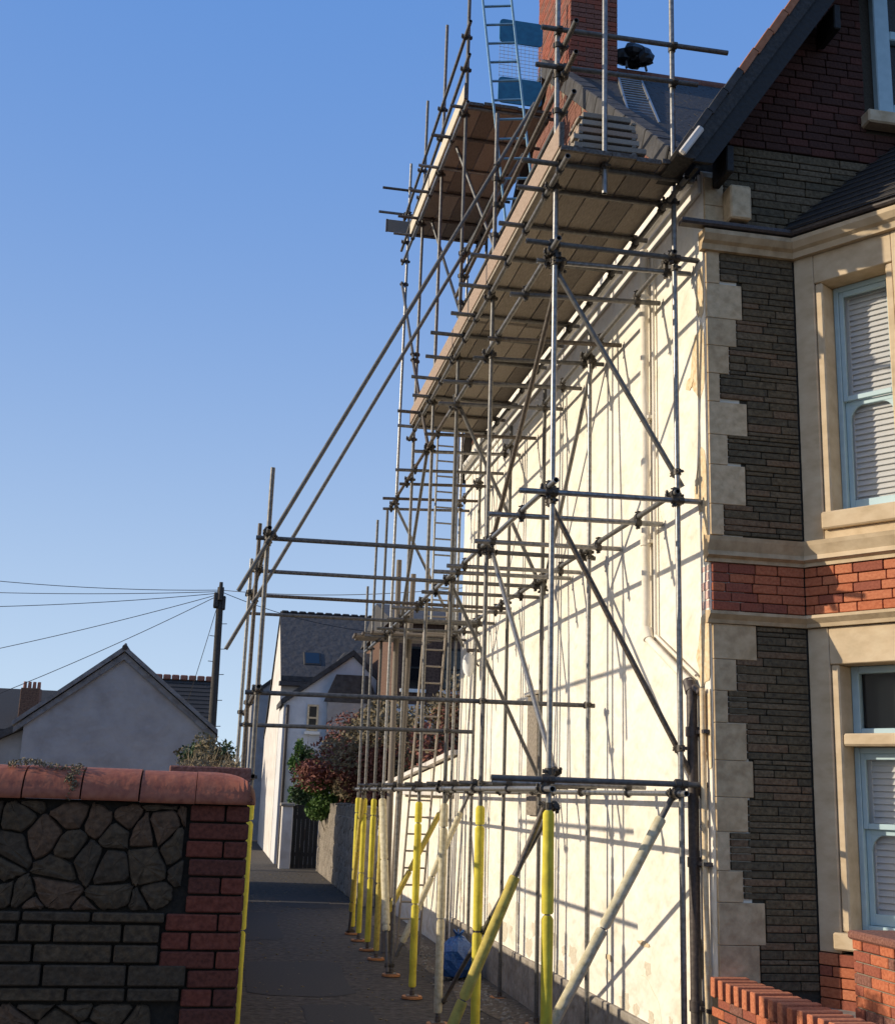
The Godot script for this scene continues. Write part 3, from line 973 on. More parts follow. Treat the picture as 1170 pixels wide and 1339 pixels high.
	for k in 17:
		var p := v(3.50, 7.96, -8.74) + run * (0.02 + k * 0.27)
		st = start()
		cbox(st, v(0, -0.05, -0.16), v(0.285, 0.02, 0.0), 0.004, Transform3D(Basis(run, v(-run.y, run.x, 0), Vector3.BACK) * Basis(Vector3.BACK, 0.04), p + v(-run.y, run.x, 0) * 0.006))
		obj("verge_tile", st, M["slate_grey"] if k < 4 else M["ridge_orange"], h)
	# white verge foot, gutter and fascia along the side wall
	st = start()
	cbox(st, v(0, -0.035, 0), v(0.33, 0.03, 0.05), 0.014, Transform3D(Basis(run, v(-run.y, run.x, 0), Vector3.BACK), v(3.53, 7.95, -8.73)))
	obj("verge_foot", st, M["pale_render"], h)
	st = start()
	cbox(st, v(3.915, 7.93, -19.85), v(3.949, 8.12, -9.28), 0.008)
	obj("fascia", st, M["white_paint"], h)
	st = start()
	var gp := PackedVector2Array()
	for k in 11:
		gp.append(Vector2(0.012 + 0.06 * (1 - cos(PI * k / 10)), -0.062 * sin(PI * k / 10)))
	for k in 11:
		gp.append(Vector2(0.012 + 0.06 * (1 + cos(PI * k / 10)) * 0.96 + 0.002, 0.004 - 0.054 * sin(PI * k / 10)))
	prism(st, gp, 10.55, Transform3D(Basis(Vector3.LEFT, Vector3.UP, Vector3.FORWARD), v(3.915, 8.09, -19.83)))
	obj("gutter", st, M["white_paint"], h)
	# gable window, top right
	w = start()
	for b in [[5.70, 8.93, 5.86, 10.6], [6.55, 8.93, 6.70, 10.6], [5.86, 8.93, 6.55, 9.05], [5.86, 9.75, 6.55, 9.85]]:
		cbox(w, v(b[0], b[1], -9.24), v(b[2], b[3], -9.15), 0.01)
	o = obj("window", w, M["blue_paint"], h)
	w = start()
	box(w, v(5.85, 9.0, -9.215), v(6.56, 10.6, -9.21))
	obj("pane", w, M["glass"], o)
	lump(h, "window_sill", Transform3D.IDENTITY, v(5.55, 8.79, -9.24), v(6.85, 8.925, -9.08), M["trim"], 0.015)
	# pipes on the side wall
	st = start()
	cone(st, v(3.885, 4.05, -10.62), v(3.885, 7.98, -10.62), 0.042, 0.042, 14)
	for y in [4.9, 6.15, 7.4]:
		cone(st, v(3.885, y, -10.62), v(3.885, y + 0.09, -10.62), 0.052, 0.052, 14)
		box(st, v(3.89, y + 0.02, -10.70), v(3.95, y + 0.05, -10.54))
	cone(st, v(3.915, 4.0, -10.45), v(3.915, 7.9, -10.45), 0.016, 0.016, 10)
	o = obj("waste_pipe", st, M["render"], h)
	st = start()
	cone(st, v(3.885, 4.09, -10.62), v(3.885, 3.99, -10.56), 0.055, 0.05, 14)
	cone(st, v(3.885, 4.0, -10.58), v(3.885, 3.50, -9.56), 0.036, 0.036, 14)
	cone(st, v(3.915, 4.02, -10.46), v(3.915, 3.56, -9.5), 0.014, 0.014, 10)
	obj("waste_pipe", st, M["render"], h)
	st = start()
	cone(st, v(3.885, 3.52, -9.60), v(3.885, 3.42, -9.53), 0.05, 0.055, 14)
	cone(st, v(3.885, 0.4, -9.53), v(3.885, 3.46, -9.53), 0.046, 0.046, 14)
	for y in [0.9, 2.0, 3.05]:
		cone(st, v(3.885, y, -9.53), v(3.885, y + 0.08, -9.53), 0.057, 0.057, 14)
		box(st, v(3.89, y + 0.02, -9.60), v(3.95, y + 0.05, -9.3))
	cone(st, v(3.9, 3.46, -9.5), v(3.9, 3.40, -9.38), 0.03, 0.026, 10)
	obj("downpipe", st, M["iron_pipe"], h)
	st = start()
	cone(st, v(3.91, 0.5, -9.36), v(3.91, 3.44, -9.36), 0.024, 0.024, 12)
	obj("overflow_pipe", st, M["peeled"], h)
	# boarded hatch and lamp far along the wall
	st = start()
	cbox(st, v(3.90, 2.3, -15.1), v(3.948, 3.78, -14.62), 0.006)
	obj("hatch", st, M["far_stone_b"], h)
	st = start()
	cbox(st, v(3.86, 3.79, -15.15), v(3.949, 3.84, -14.57), 0.01)
	obj("hatch_hood", st, M["render"], h)
	# chimney at the top of the gable
	st = start()
	box(st, v(3.965, 10.6, -15.285), v(4.605, 15.4, -13.615))
	var ch := obj("chimney", st, M["mortar_pale"], h)
	st = start()
	var red := start()
	for r in 62:
		var y := 10.7 + r * 0.075
		var x := 3.953 - (0.112 if r % 2 else 0.0)
		while x < 4.6:
			var a0: float = max(x, 3.953)
			var a1: float = min(x + 0.217, 4.617)
			if a1 - a0 > 0.03:
				cbox(red if rng.randf() < 0.5 else st, v(a0, y, -13.63), v(a1, y + 0.066, -13.600 + rng.randf_range(-0.003, 0.003)), 0.003)
			x += 0.225
		var z := -15.3 - (0.112 if r % 2 == 0 else 0.0)
		while z < -13.63:
			var a0: float = max(z, -15.3)
			var a1: float = min(z + 0.217, -13.632)
			if a1 - a0 > 0.03:
				cbox(red if rng.randf() < 0.5 else st, v(3.95 + rng.randf_range(-0.003, 0.003), y, a0), v(3.98, y + 0.066, a1), 0.003)
			z += 0.225
	o = obj("brickwork", st, M["brick_old"], ch)
	o.set_meta("kind", "stuff")
	o = obj("brickwork", red, M["brick_b"], ch)
	o.set_meta("kind", "stuff")
	# the low rear range with its sloping top
	var lt := thing("outhouse", "low cream lean-to range behind the tall cream wall", "outhouse")
	st = start()
	prism(st, PackedVector2Array([Vector2(-27.8, -0.1), Vector2(-19.92, -0.1), Vector2(-19.92, 3.15), Vector2(-27.8, 2.66)]), 4.0, sw)
	obj("wall", st, M["render"], lt)
	st = start()
	prism(st, PackedVector2Array([Vector2(-28.0, 2.68), Vector2(-19.92, 3.18), Vector2(-19.92, 3.26), Vector2(-28.0, 2.76)]), 4.2, face(v(3.84, 0, 0), Vector3.BACK))
	obj("roof", st, M["pale_render"], lt)
	st = start()
	cbox(st, v(3.80, 2.5, -25.5), v(3.948, 2.62, -20.1), 0.01)
	obj("ledge", st, M["pale_render"], lt)

# ---------------------------------------------------------------- stone wall in front, on the left
func front_wall() -> void:
	var t := thing("garden_wall", "dark rubble and squared stone garden wall with red half-round coping and brick end", "wall")
	var f := face(v(0, 0, -5.4), Vector3.RIGHT)
	var st := start()
	box(st, v(-3.4, 0.6, -5.7), v(0.145, 2.43, -5.425))
	obj("wall_core", st, M["mortar"], t)
	# brick end: toothed bricks, 75 mm courses
	var tooth := [-0.10, -0.10, -0.105, -0.09, -0.085, -0.09, -0.165, -0.18, -0.18, -0.06, -0.08, -0.08, -0.21, -0.21, -0.2, -0.08, -0.08, -0.1, -0.2, -0.2]
	var tooth_at := func(y: float) -> float: return tooth[clampi(int((2.43 - y) / 0.075), 0, tooth.size() - 1)]
	for k in 20:
		var y := 2.43 - (k + 1) * 0.075
		var x := 0.157
		var w: float = 0.215 if k % 2 else 0.103
		while x > tooth[k] + 0.02:
			var l: float = max(x - w, tooth[k])
			if l - tooth[k] < 0.05:
				l = tooth[k]
			var o := block("end_brick", v(snappedf(x - l - 0.009, 0.004), 0.066, 0.06), 0.005, pick(["brick_end_a", "brick_end_b", "brick_end_a", "brick_end_c"]), t, f * Transform3D(Basis(Vector3.BACK, rng.randf_range(-0.01, 0.01)), v((x + l) * 0.5, y + 0.0375, -0.027 + rng.randf_range(-0.003, 0.004))))
			x = l
			w = 0.215
		st = start()
		cbox(st, v(0.10, y + 0.004, -5.69), v(0.158, y + 0.07, -5.465), 0.005)
		obj("end_brick", st, M["brick_end_b"], t)
	for band in [[1.985, 2.425, 0.125, -0.105], [0.95, 1.62, 0.125, -0.19]]:
		for poly in voronoi(-2.6, band[3], band[0], band[1], band[2]):
			var c := Vector2.ZERO
			var most := -9.0
			for p in poly:
				c += p / poly.size()
				most = max(most, p.x)
			var lim: float = tooth_at.call(c.y) - 0.012
			if c.x > lim - 0.015:
				continue
			var cut := PackedVector2Array()
			for p in poly:
				cut.append(Vector2(min(p.x, lim), p.y))
			var o := obj("rubble_stone", stone_mesh(cut, 0.024, 0.007), pick(["rubble_a", "rubble_a", "rubble_b", "rubble_c"]), t)
			o.transform = f * Transform3D(Basis.IDENTITY, v(0, 0, -0.022 + rng.randf_range(-0.004, 0.006)))
	courses(t, "squared_stone", f, func(_y: float) -> float: return -2.6, tooth_at, 1.625, 1.985, Vector2(0.05, 0.1), Vector2(0.12, 0.34), 0.016, ["rubble_a", "rubble_c", "rubble_c", "rubble_a"], 0.012)
	# half round coping
	var x := -0.078
	var k := 0
	while x > -3.3:
		var w := 0.237 + rng.randf_range(-0.006, 0.006)
		st = start()
		coping_piece(st, x - w + 0.004, x - 0.003, false)
		var o := obj("coping_tile", st, M["coping"], t)
		o.position = v(0, rng.randf_range(-0.003, 0.003), rng.randf_range(-0.004, 0.004))
		x -= w
	st = start()
	coping_piece(st, -0.078, 0.18, true)
	obj("coping_tile", st, M["coping"], t)
	# weeds rooted in a coping joint
	st = start()
	for i in 7:
		leaves(st, v(-0.86 + i * 0.045, 2.575 + 0.012 * sin(i), -5.47), v(0.035, 0.016, 0.05), 60, 0.008)
	for i in 6:
		leaves(st, v(-0.60 + rng.randf_range(-0.02, 0.02), 2.55 - i * 0.02, -5.39 + 0.004 * i), v(0.03 - i * 0.003, 0.02, 0.012), 50, 0.008)
	var wd := obj("weed", st, M["leaf_dry"])
	tag(wd, "small dry weed rooted on the red coping and hanging over a joint", "weed")
	# low lane wall and the taller brick pier behind the front wall
	var p := thing("lane_wall", "low brick wall running down the left side of the lane", "wall")
	st = start()
	box(st, v(-0.12, -0.05, -29.0), v(0.12, 1.75, -7.75))
	obj("wall_core", st, M["brick_old"], p)
	st = start()
	cbox(st, v(-0.15, 1.75, -29.0), v(0.15, 1.82, -7.75), 0.01)
	obj("coping", st, M["coping"], p)
	p = thing("brick_pier", "brick wall end behind the red coping, topped with weeds", "wall")
	st = start()
	box(st, v(-0.20, 0.3, -7.6), v(0.135, 2.53, -5.9))
	obj("pier_core", st, M["mortar_pale"], p)
	for r in 30:
		var y := 0.42 + r * 0.075
		if y > 2.5:
			break
		for c in 7:
			var z: float = -5.9 - c * 0.24 - (0.12 if r % 2 else 0.0)
			if z - 0.23 < -7.6:
				continue
			block("brick", v(0.02, 0.066, 0.228), 0.004, pick(["brick_old", "brick_b"]), p, Transform3D(Basis.IDENTITY, v(0.136, y, z - 0.115)))
	for c in 7:
		lump(p, "cap_brick", Transform3D.IDENTITY, v(-0.22, 2.53, -6.13 - c * 0.24), v(0.165, 2.60, -5.905 - c * 0.24), pick(["brick_old", "brick_a"]), 0.006)
	var s := thing("shrub", "rounded clump of dry ivy on the wall behind the red coping", "shrub", v(-0.08, 0, -8.6))
	st = start()
	for i in 26:
		leaves(st, v(rng.randf_range(-0.14, 0.16), rng.randf_range(2.35, 2.82), rng.randf_range(-0.25, 0.25)), v(0.10, 0.07, 0.1), 90, 0.02)
	obj("foliage", st, M["leaf_dry"], s)
	st = start()
	for i in 18:
		leaves(st, v(rng.randf_range(-0.14, 0.14), rng.randf_range(2.35, 2.8), rng.randf_range(-0.25, 0.25)), v(0.10, 0.07, 0.1), 70, 0.02)
	obj("foliage", st, M["leaf_dark"], s)
	st = start()
	for i in 8:
		cone(st, v(0, 1.75, 0), v(rng.randf_range(-0.14, 0.14), rng.randf_range(2.3, 2.8), rng.randf_range(-0.2, 0.2)), 0.02, 0.006, 6)
	obj("stem", st, M["twig"], s)
	st = start()
	for i in 60:
		var at := v(rng.randf_range(-0.18, 0.13), 2.6, rng.randf_range(-7.4, -5.95))
		cone(st, at, at + v(rng.randfn() * 0.03, rng.randf_range(0.03, 0.11), rng.randfn() * 0.03), 0.003, 0.001, 4)
		leaves(st, at + v(0, 0.02, 0), v(0.04, 0.02, 0.04), 8, 0.012)
	wd = obj("weed", st, M["leaf_dry"])
	tag(wd, "tufts of dry weed along the top of the brick wall end", "weed")

func coping_piece(st: SurfaceTool, x0: float, x1: float, hip: bool) -> void:
	var cz := -5.55
	var prof := []
	prof.append(Vector2(0.185, 2.432))
	prof.append(Vector2(0.19, 2.440))
	prof.append(Vector2(0.19, 2.462))
	for k in range(1, 20):
		var u := PI * k / 20
		prof.append(Vector2(0.178 * cos(u), 2.465 + 0.105 * sin(u)))
	prof.append(Vector2(-0.19, 2.462))
	prof.append(Vector2(-0.19, 2.440))
	prof.append(Vector2(-0.185, 2.432))
	var n := 14 if hip else 2
	var rings := []
	var norms := []
	for i in n + 1:
		var s := sin(PI * 0.5 * i / n) if hip else float(i) / n
		var k := sqrt(max(0.0, 1.0 - pow(s, 3.6))) if hip else 1.0
		var r := []
		var m := []
		for j in prof.size():
			var p: Vector2 = prof[j]
			r.append(v(lerpf(x0, x1, s), 2.432 + (p.y - 2.432) * lerpf(0.25, 1.0, k), cz + p.x * lerpf(0.55, 1.0, k)))
			var tan: Vector2 = prof[min(j + 1, prof.size() - 1)] - prof[max(j - 1, 0)]
			m.append((v(0, -tan.x, tan.y) * -1.0).normalized() * max(k, 0.05) + (v(1.0 - k, 0, 0) if hip else Vector3.ZERO))
		rings.append(r)
		norms.append(m)
	for i in n:
		for j in prof.size() - 1:
			squad(st, [rings[i][j], rings[i + 1][j], rings[i + 1][j + 1], rings[i][j + 1]], [norms[i][j], norms[i + 1][j], norms[i + 1][j + 1], norms[i][j + 1]])
		quad(st, rings[i][0], rings[i + 1][0], rings[i + 1][-1], rings[i][-1], Vector3.DOWN)
	for e in [[0, -1.0], [n, 1.0]]:
		var c: Vector3 = (rings[e[0]][0] + rings[e[0]][-1]) * 0.5
		for j in prof.size() - 1:
			tri(st, c, rings[e[0]][j], rings[e[0]][j + 1], v(e[1], 0, 0))

# ---------------------------------------------------------------- small garden before the bay
func garden() -> void:
	var st := start()
	box(st, v(4.12, 0.5, -9.2), v(12.0, 0.99, -5.2))
	struct("garden_path", st, M["paving"])
	var t := thing("low_wall", "low red brick wall with bricks on edge along its top beside the house corner", "wall")
	st = start()
	box(st, v(3.88, 0.2, -9.2), v(4.10, 1.07, -6.4))
	obj("wall_core", st, M["mortar"], t)
	for r in 10:
		var z := -9.2 + (0.11 if r % 2 else 0.0)
		while z < -6.6:
			block("brick", v(0.10, 0.066, 0.216), 0.005, pick(["brick_a", "brick_b", "brick_c", "brick_old"]), t, Transform3D(Basis.IDENTITY, v(3.925 + rng.randf_range(-0.004, 0.004), 0.36 + r * 0.075, z + 0.11)))
			z += 0.226
	var z := -9.16
	while z < -6.6:
		lump(t, "edge_brick", Transform3D(Basis(Vector3.RIGHT, rng.randf_range(-0.04, 0.04)), v(3.99, 1.145, z)), v(-0.125, -0.08, -0.038), v(0.17, 0.06 + rng.randf_range(-0.006, 0.006), 0.038), pick(["brick_a", "brick_c", "brick_c"]), 0.006)
		z += 0.142
	t = thing("gate_pier", "weathered red brick pier in front of the lower bay window", "pier")
	st = start()
	box(st, v(4.46, 0.9, -8.05), v(5.0, 1.55, -7.5))
	obj("pier_core", st, M["mortar_pale"], t)
	for r in 9:
		var y := 0.99 + r * 0.075
		for c in 3:
			var off: float = 0.0 if r % 2 else -0.1
			var a: float = max(4.45, 4.45 + c * 0.226 + off)
			var b: float = min(5.01, 4.45 + (c + 1) * 0.226 + off - 0.01)
			if b - a > 0.05:
				lump(t, "brick", Transform3D.IDENTITY, v(a, y - 0.033, -7.53), v(b, y + 0.033, -7.49 + rng.randf_range(-0.004, 0.004)), pick(["brick_old", "brick_a", "brick_b"]), 0.006)
			a = max(-8.06, -8.06 + c * 0.226 + off)
			b = min(-7.54, -8.06 + (c + 1) * 0.226 + off - 0.01)
			if b - a > 0.05:
				lump(t, "brick", Transform3D.IDENTITY, v(4.445 + rng.randf_range(-0.004, 0.004), y - 0.033, a), v(4.48, y + 0.033, b), pick(["brick_old", "brick_a", "brick_b"]), 0.006)
	lump(t, "cap", Transform3D.IDENTITY, v(4.42, 1.62, -8.09), v(5.04, 1.68, -7.46), M["brick_old"], 0.015)

# ---------------------------------------------------------------- the scaffold
func scaffolding() -> void:
	scaffold = thing("scaffold", "steel tube scaffold on padded yellow feet climbing the cream side wall", "scaffold")
	var xo := 2.63
	var xi := 3.75
	# outer row: [z, bottom, top, foam]
	for s in [[-9.45, 0.52, 11.4, "foam_yellow"], [-12.0, 0.12, 10.2, "foam_yellow"], [-13.95, 0.04, 13.6, "foam_cream"], [-15.75, 0.04, 14.0, "foam_yellow"], [-17.6, 0.04, 13.85, ""], [-19.25, 0.04, 13.6, "foam_ochre"], [-20.35, 0.04, 7.45, "foam_yellow"], [-21.6, 0.04, 7.5, "foam_yellow"], [-22.6, 0.04, 6.4, "foam_yellow"]]:
		var o := tube("standard", v(xo, s[1], s[0]), v(xo + rng.randf_range(-0.02, 0.02), s[2], s[0]), "steel_bright" if s[0] > -9.5 else "")
		foot(o)
		if s[3] != "":
			foam(o, 0.10, 2.42 - s[1], s[3])
	# inner row by the wall
	for s in [[-9.45, 0.52, 11.2], [-12.0, 0.12, 7.65], [-13.9, 0.04, 7.6], [-15.7, 0.04, 7.65], [-17.75, 0.04, 12.0], [-19.35, 0.04, 12.0]]:
		foot(tube("standard", v(xi, s[1], s[0]), v(xi, s[2], s[0]), "steel_bright" if s[0] > -9.5 else ""))
	tube("standard", v(2.97, 7.7, -9.10), v(2.97, 11.4, -9.10), "steel_bright")
	# far side of the lane
	for s in [[-12.0, 0.34, 5.75], [-13.95, 0.29, 5.58], [-15.8, 0.25, 5.5]]:
		var o := tube("standard", v(s[1], 0.12 if s[0] > -13.0 else 0.04, s[0]), v(s[1], s[2], s[0]))
		foot(o)
		foam(o, 0.08, 2.3, "foam_yellow")
	# ledgers along the wall
	for l in [[xo - 0.055, 2.58, -9.15, -14.2], [xo - 0.055, 2.57, -13.6, -22.9], [xi - 0.055, 2.58, -9.2, -15.0], [xi - 0.055, 2.57, -14.6, -19.7], [xo - 0.055, 5.07, -9.15, -14.9], [xo - 0.055, 5.08, -14.4, -22.2], [xi - 0.055, 5.10, -9.3, -15.2], [xi - 0.055, 5.11, -14.8, -19.7],
		[xo - 0.055, 7.25, -9.15, -14.3], [xo - 0.055, 7.26, -13.8, -19.6], [xi - 0.055, 7.33, -9.3, -14.8], [xi - 0.055, 7.34, -14.4, -19.7], [xo - 0.055, 7.90, -8.9, -13.4], [xo - 0.055, 7.91, -13.0, -17.6], [xi - 0.055, 7.90, -9.0, -17.6],
		[xo - 0.055, 11.345, -13.6, -19.4], [xo + 1.065, 11.345, -13.7, -19.5]]:
		tube("ledger", v(l[0], l[1], l[2]), v(l[0], l[1] + (0.35 if l[1] > 11.0 else 0.0), l[3]), "steel_bright" if l[1] < 2.6 else "")
	for l in [[8.67, -9.1, -14.4], [9.04, -9.05, -14.6], [9.36, -9.05, -14.2]]:
		tube("guard_rail", v(xo + 0.055, l[0], l[1]), v(xo + 0.055, l[0], l[2]))
	for l in [[12.05, -13.6, -19.6], [12.55, -13.6, -19.5]]:
		tube("guard_rail", v(xo - 0.055, l[0], l[1]), v(xo - 0.055, l[0], l[2]))
	for l in [[2.62, -11.6, -16.3], [3.47, -11.7, -16.2], [5.05, -11.7, -16.4]]:
		tube("ledger", v(0.34, l[0], l[1]), v(0.30, l[0], l[2]))
	# cross tubes, lowest lift
	tube("transom", v(2.14, 2.655, -9.39), v(4.2, 2.655, -9.39), "steel_dull")
	for z in [-10.6, -12.06, -13.1, -14.01, -15.69, -17.66, -19.3, -21.0]:
		tube("transom", v(2.42, 2.635, z), v(3.86, 2.635, z))
	# putlogs of the second lift reach the wall
	for z in [-9.385, -10.3, -11.5, -12.9, -13.3, -14.75, -16.2, -17.3, -18.4, -19.4]:
		tube("transom", v(2.3 + rng.randf_range(-0.1, 0.1), 5.02, z), v(3.935, 5.045, z))
	# bridge beams to the far side of the lane
	for z in [[-12.065, 5.015, 0.22, 3.84], [-14.015, 5.02, 0.22, 3.84], [-15.86, 5.02, 0.2, 3.84], [-17.66, 5.03, 0.25, 3.84], [-12.065, 3.44, 0.22, 3.84], [-14.015, 3.22, 0.22, 2.95]]:
		tube("bridge_tube", v(z[2], z[1], z[0]), v(z[3], z[1] + 0.03, z[0]), "steel_dull" if z[1] < 4.0 else "")
	# third lift
	tube("transom", v(2.34, 7.31, -9.39), v(4.13, 7.31, -9.39), "steel_dull")
	for z in [-9.53, -10.3, -11.46, -12.06, -12.9, -13.7, -15.0, -15.85, -16.9, -17.7, -18.7, -19.42]:
		tube("transom", v(2.4 + rng.randf_range(-0.15, 0.1), 7.20, z), v(3.93, 7.275 if z < -9.6 else 7.24, z))
	# bearers under the lower boards
	for z in [-9.15, -9.62, -10.35, -11.1, -11.85, -12.65, -13.3, -14.1, -14.9, -15.65, -16.4, -17.1]:
		tube("transom", v(2.22 + rng.randf_range(-0.1, 0.1), 7.955, z), v(3.82, 7.955, z))
	# bearers under the upper boards
	for z in [-13.85, -14.7, -15.65, -16.5, -17.5, -18.2]:
		tube("transom", v(2.3 + rng.randf_range(-0.1, 0.1), 11.41 + (-13.8 - z) * 0.06, z), v(3.84, 11.41 + (-13.8 - z) * 0.06, z))
	tube("transom", v(2.1, 12.62, -19.31), v(2.95, 12.62, -19.31))
	tube("transom", v(2.15, 13.1, -19.31), v(2.95, 13.1, -19.31))
	# rails across the front end
	tube("guard_rail", v(2.45, 9.49, -9.39), v(4.29, 9.51, -9.39), "steel_dull")
	tube("guard_rail", v(2.4, 9.09, -9.39), v(3.98, 9.12, -9.39), "steel_dull")
	# braces
	var br := [[v(2.60, 7.2, -9.51), v(3.82, 5.2, -9.51), ""], [v(2.58, 5.05, -9.52), v(3.97, 2.55, -9.52), ""], [v(2.69, 7.2, -9.42), v(2.69, 5.0, -12.2), "steel_rusty"], [v(2.6, 7.45, -14.03), v(3.82, 4.95, -14.03), ""], [v(2.6, 5.1, -14.04), v(3.85, 2.6, -14.04), "steel_dull"],
		[v(2.69, 5.15, -12.15), v(2.69, 2.72, -9.5), "steel_bright"], [v(2.69, 2.45, -9.52), v(2.69, 0.12, -14.25), "steel_bright"], [v(2.6, 7.25, -19.19), v(3.85, 4.9, -19.19), ""], [v(2.7, 11.5, -15.0), v(3.35, 9.85, -15.0), ""], [v(2.69, 11.9, -17.54), v(3.5, 9.5, -17.54), "steel_bright"],
		[v(2.57, 7.2, -15.81), v(2.57, 5.0, -17.7), ""], [v(3.80, 7.3, -12.05), v(3.80, 5.0, -14.05), ""], [v(2.57, 11.3, -19.3), v(2.57, 9.2, -17.5), ""], [v(2.57, 9.2, -17.55), v(2.57, 7.2, -15.7), ""]]
	for b in br:
		tube("brace", b[0], b[1], b[2])
	var o := tube("brace", v(2.62, 2.45, -9.53), v(1.72, 0.35, -9.53), "steel_rusty")
	foam(o, 0.6, 2.25, "foam_ochre", 0.043)
	o = tube("brace", v(3.73, 2.6, -9.53), v(2.5, 0.45, -9.53), "steel_dull")
	foam(o, 0.25, 2.4, "foam_cream", 0.045)
	o = tube("brace", v(3.70, 2.55, -17.68), v(2.7, 0.25, -17.68), "steel_dull")
	foam(o, 0.3, 2.3, "foam_cream", 0.045)
	o = tube("brace", v(3.68, 2.5, -19.18), v(2.72, 0.6, -19.18), "steel_dull")
	foam(o, 0.3, 2.0, "foam_ochre", 0.045)
	o = tube("brace", v(2.57, 2.5, -18.9), v(2.57, 0.06, -17.55), "steel_dull")
	foam(o, 0.1, 2.2, "foam_cream", 0.06)
	o = tube("brace", v(2.57, 2.5, -21.4), v(2.57, 0.06, -22.55), "steel_dull")
	foam(o, 0.1, 2.3, "foam_ochre", 0.045)
	# long rakers from the far side of the lane
	tube("raker", v(0.08, 4.43, -11.935), v(3.05, 10.36, -11.935), "steel_dull")
	tube("raker", v(0.0, 4.06, -13.885), v(3.4, 10.86, -13.885), "steel_dull")
	couplers()

func on_scaffold() -> void:
	var b := ["board_a", "board_b", "board_c"]
	# lower deck
	var d := thing("scaffold_deck", "lower platform of worn brown boards along the wall with a pale toe board", "platform", Vector3.ZERO, "board platforms on the scaffold")
	for k in 5:
		var x := 2.64 + k * 0.232
		var z := -8.93 - rng.randf_range(0.0, 0.06)
		for l in [-13.05 + rng.randf_range(-0.3, 0.3), -17.2]:
			var y := 7.985 + rng.randf_range(0.0, 0.006)
			board(d, v(x, y, z), v(x, y + rng.randf_range(-0.004, 0.004), l + 0.004), v(-0.224, 0, 0), 0.038, pick(b))
			z = l
	board(d, v(2.515, 8.135, -8.95), v(2.515, 8.135, -12.85), v(0, 0.225, 0), 0.038, M["toe_wood"], "toe_board")
	board(d, v(2.515, 8.14, -12.855), v(2.515, 8.15, -17.25), v(0, 0.225, 0), 0.038, M["toe_wood"], "toe_board")
	# upper deck
	d = thing("scaffold_deck", "upper platform of boards round the chimney with a bright white edge board", "platform", Vector3.ZERO, "board platforms on the scaffold")
	for k in 5:
		var x := 2.71 + k * 0.232
		var z := -13.75 - rng.randf_range(0.0, 0.06)
		for l in [-16.3 + rng.randf_range(-0.3, 0.3), -18.3]:
			board(d, v(x, 11.437 + (-13.8 - z) * 0.06, z), v(x, 11.437 + (-13.8 - l) * 0.06, l + 0.004), v(-0.224, 0, 0), 0.038, pick(b))
			z = l
	board(d, v(2.545, 11.57, -13.7), v(2.545, 11.738, -16.5), v(0, 0.225, 0), 0.038, M["pale_wood"], "toe_board")
	board(d, v(2.545, 11.74, -16.505), v(2.545, 11.85, -18.4), v(0, 0.225, 0), 0.038, M["pale_wood"], "toe_board")
	board(d, v(2.2, 12.2, -19.0), v(3.2, 12.2, -19.0), v(0, 0.225, 0), 0.038, M["board_c"], "toe_board")
	# boards at the back of the second lift
	d = thing("scaffold_deck", "short far platform of grey boards bridging the lane behind the ladders", "platform", Vector3.ZERO, "board platforms on the scaffold")
	for k in 5:
		board(d, v(2.25 + rng.randf_range(-0.15, 0.1), 5.112, -19.45 - k * 0.232), v(3.6 + rng.randf_range(-0.2, 0.2), 5.112, -19.45 - k * 0.232), v(0, 0, 0.224), 0.038, pick(b))
	# stack of battens at the front end
	d = thing("batten_stack", "stack of short pale battens on the front end of the lower platform", "timber")
	for r in 7:
		for c in 3:
			lump(d, "batten", Transform3D(Basis(Vector3.UP, rng.randf_range(-0.03, 0.03)), v(3.02 + rng.randf_range(-0.02, 0.02), 8.03 + r * 0.075, -9.22 - c * 0.11)), v(-0.36 + 0.02 * r, 0, -0.045), v(0.42 - 0.035 * r, 0.05, 0.045), pick(["board_a", "toe_wood", "board_b"]), 0.004)
		if r < 6:
			for s in [-0.25, 0.25]:
				lump(d, "spacer", Transform3D.IDENTITY, v(3.02 + s - 0.02, 8.081 + r * 0.075, -9.49), v(3.02 + s + 0.02, 8.104 + r * 0.075, -9.17), M["board_c"], 0.003)
	# ladders
	ladder("ladder", "grey pole ladder from the second lift up to the lower platform", v(3.28, 5.15, -18.1), v(3.36, 9.0, -18.55), v(0.35, 0, 0), M["aluminium"], 0.27)
	ladder("ladder", "lowest pole ladder standing on the lane beside the cream lean-to", v(3.22, 0.03, -19.9), v(3.34, 6.1, -18.75), v(0.36, 0, 0), M["board_b"], 0.27)
	ladder("ladder", "pale blue steel ladder between the lower and upper platforms", v(3.12, 8.03, -12.3), v(2.66, 12.6, -12.6), v(0.34, 0, 0.1), M["blue_steel"], 0.27)
	# brick guard hung on the upper platform's end
	var t := thing("brick_guard", "wire mesh guard with blue top and bottom panels above the upper platform", "guard", v(3.3, 11.47, -13.72))
	for p in [[0.02, 0.40], [0.93, 1.28]]:
		var pts := PackedVector2Array()
		for c in [[0.3, p[1], 0.0], [-0.3, p[1], 1.0], [-0.3, p[0], 2.0], [0.3, p[0], 3.0]]:
			var cx: float = c[0] - signf(c[0]) * 0.06
			var cy: float = c[1] + (-0.06 if c[2] < 2.0 else 0.06)
			for k in 6:
				var u: float = (c[2] + k / 5.0) * PI * 0.5
				pts.append(Vector2(cx + cos(u) * 0.06, cy + sin(u) * 0.06))
		var st := start()
		prism(st, pts, 0.02)
		obj("panel", st, M["guard_blue"], t)
	var st := start()
	for k in 11:
		var x := -0.29 + k * 0.058
		box(st, v(x - 0.0022, 0.36, -0.013), v(x + 0.0022, 0.96, -0.009))
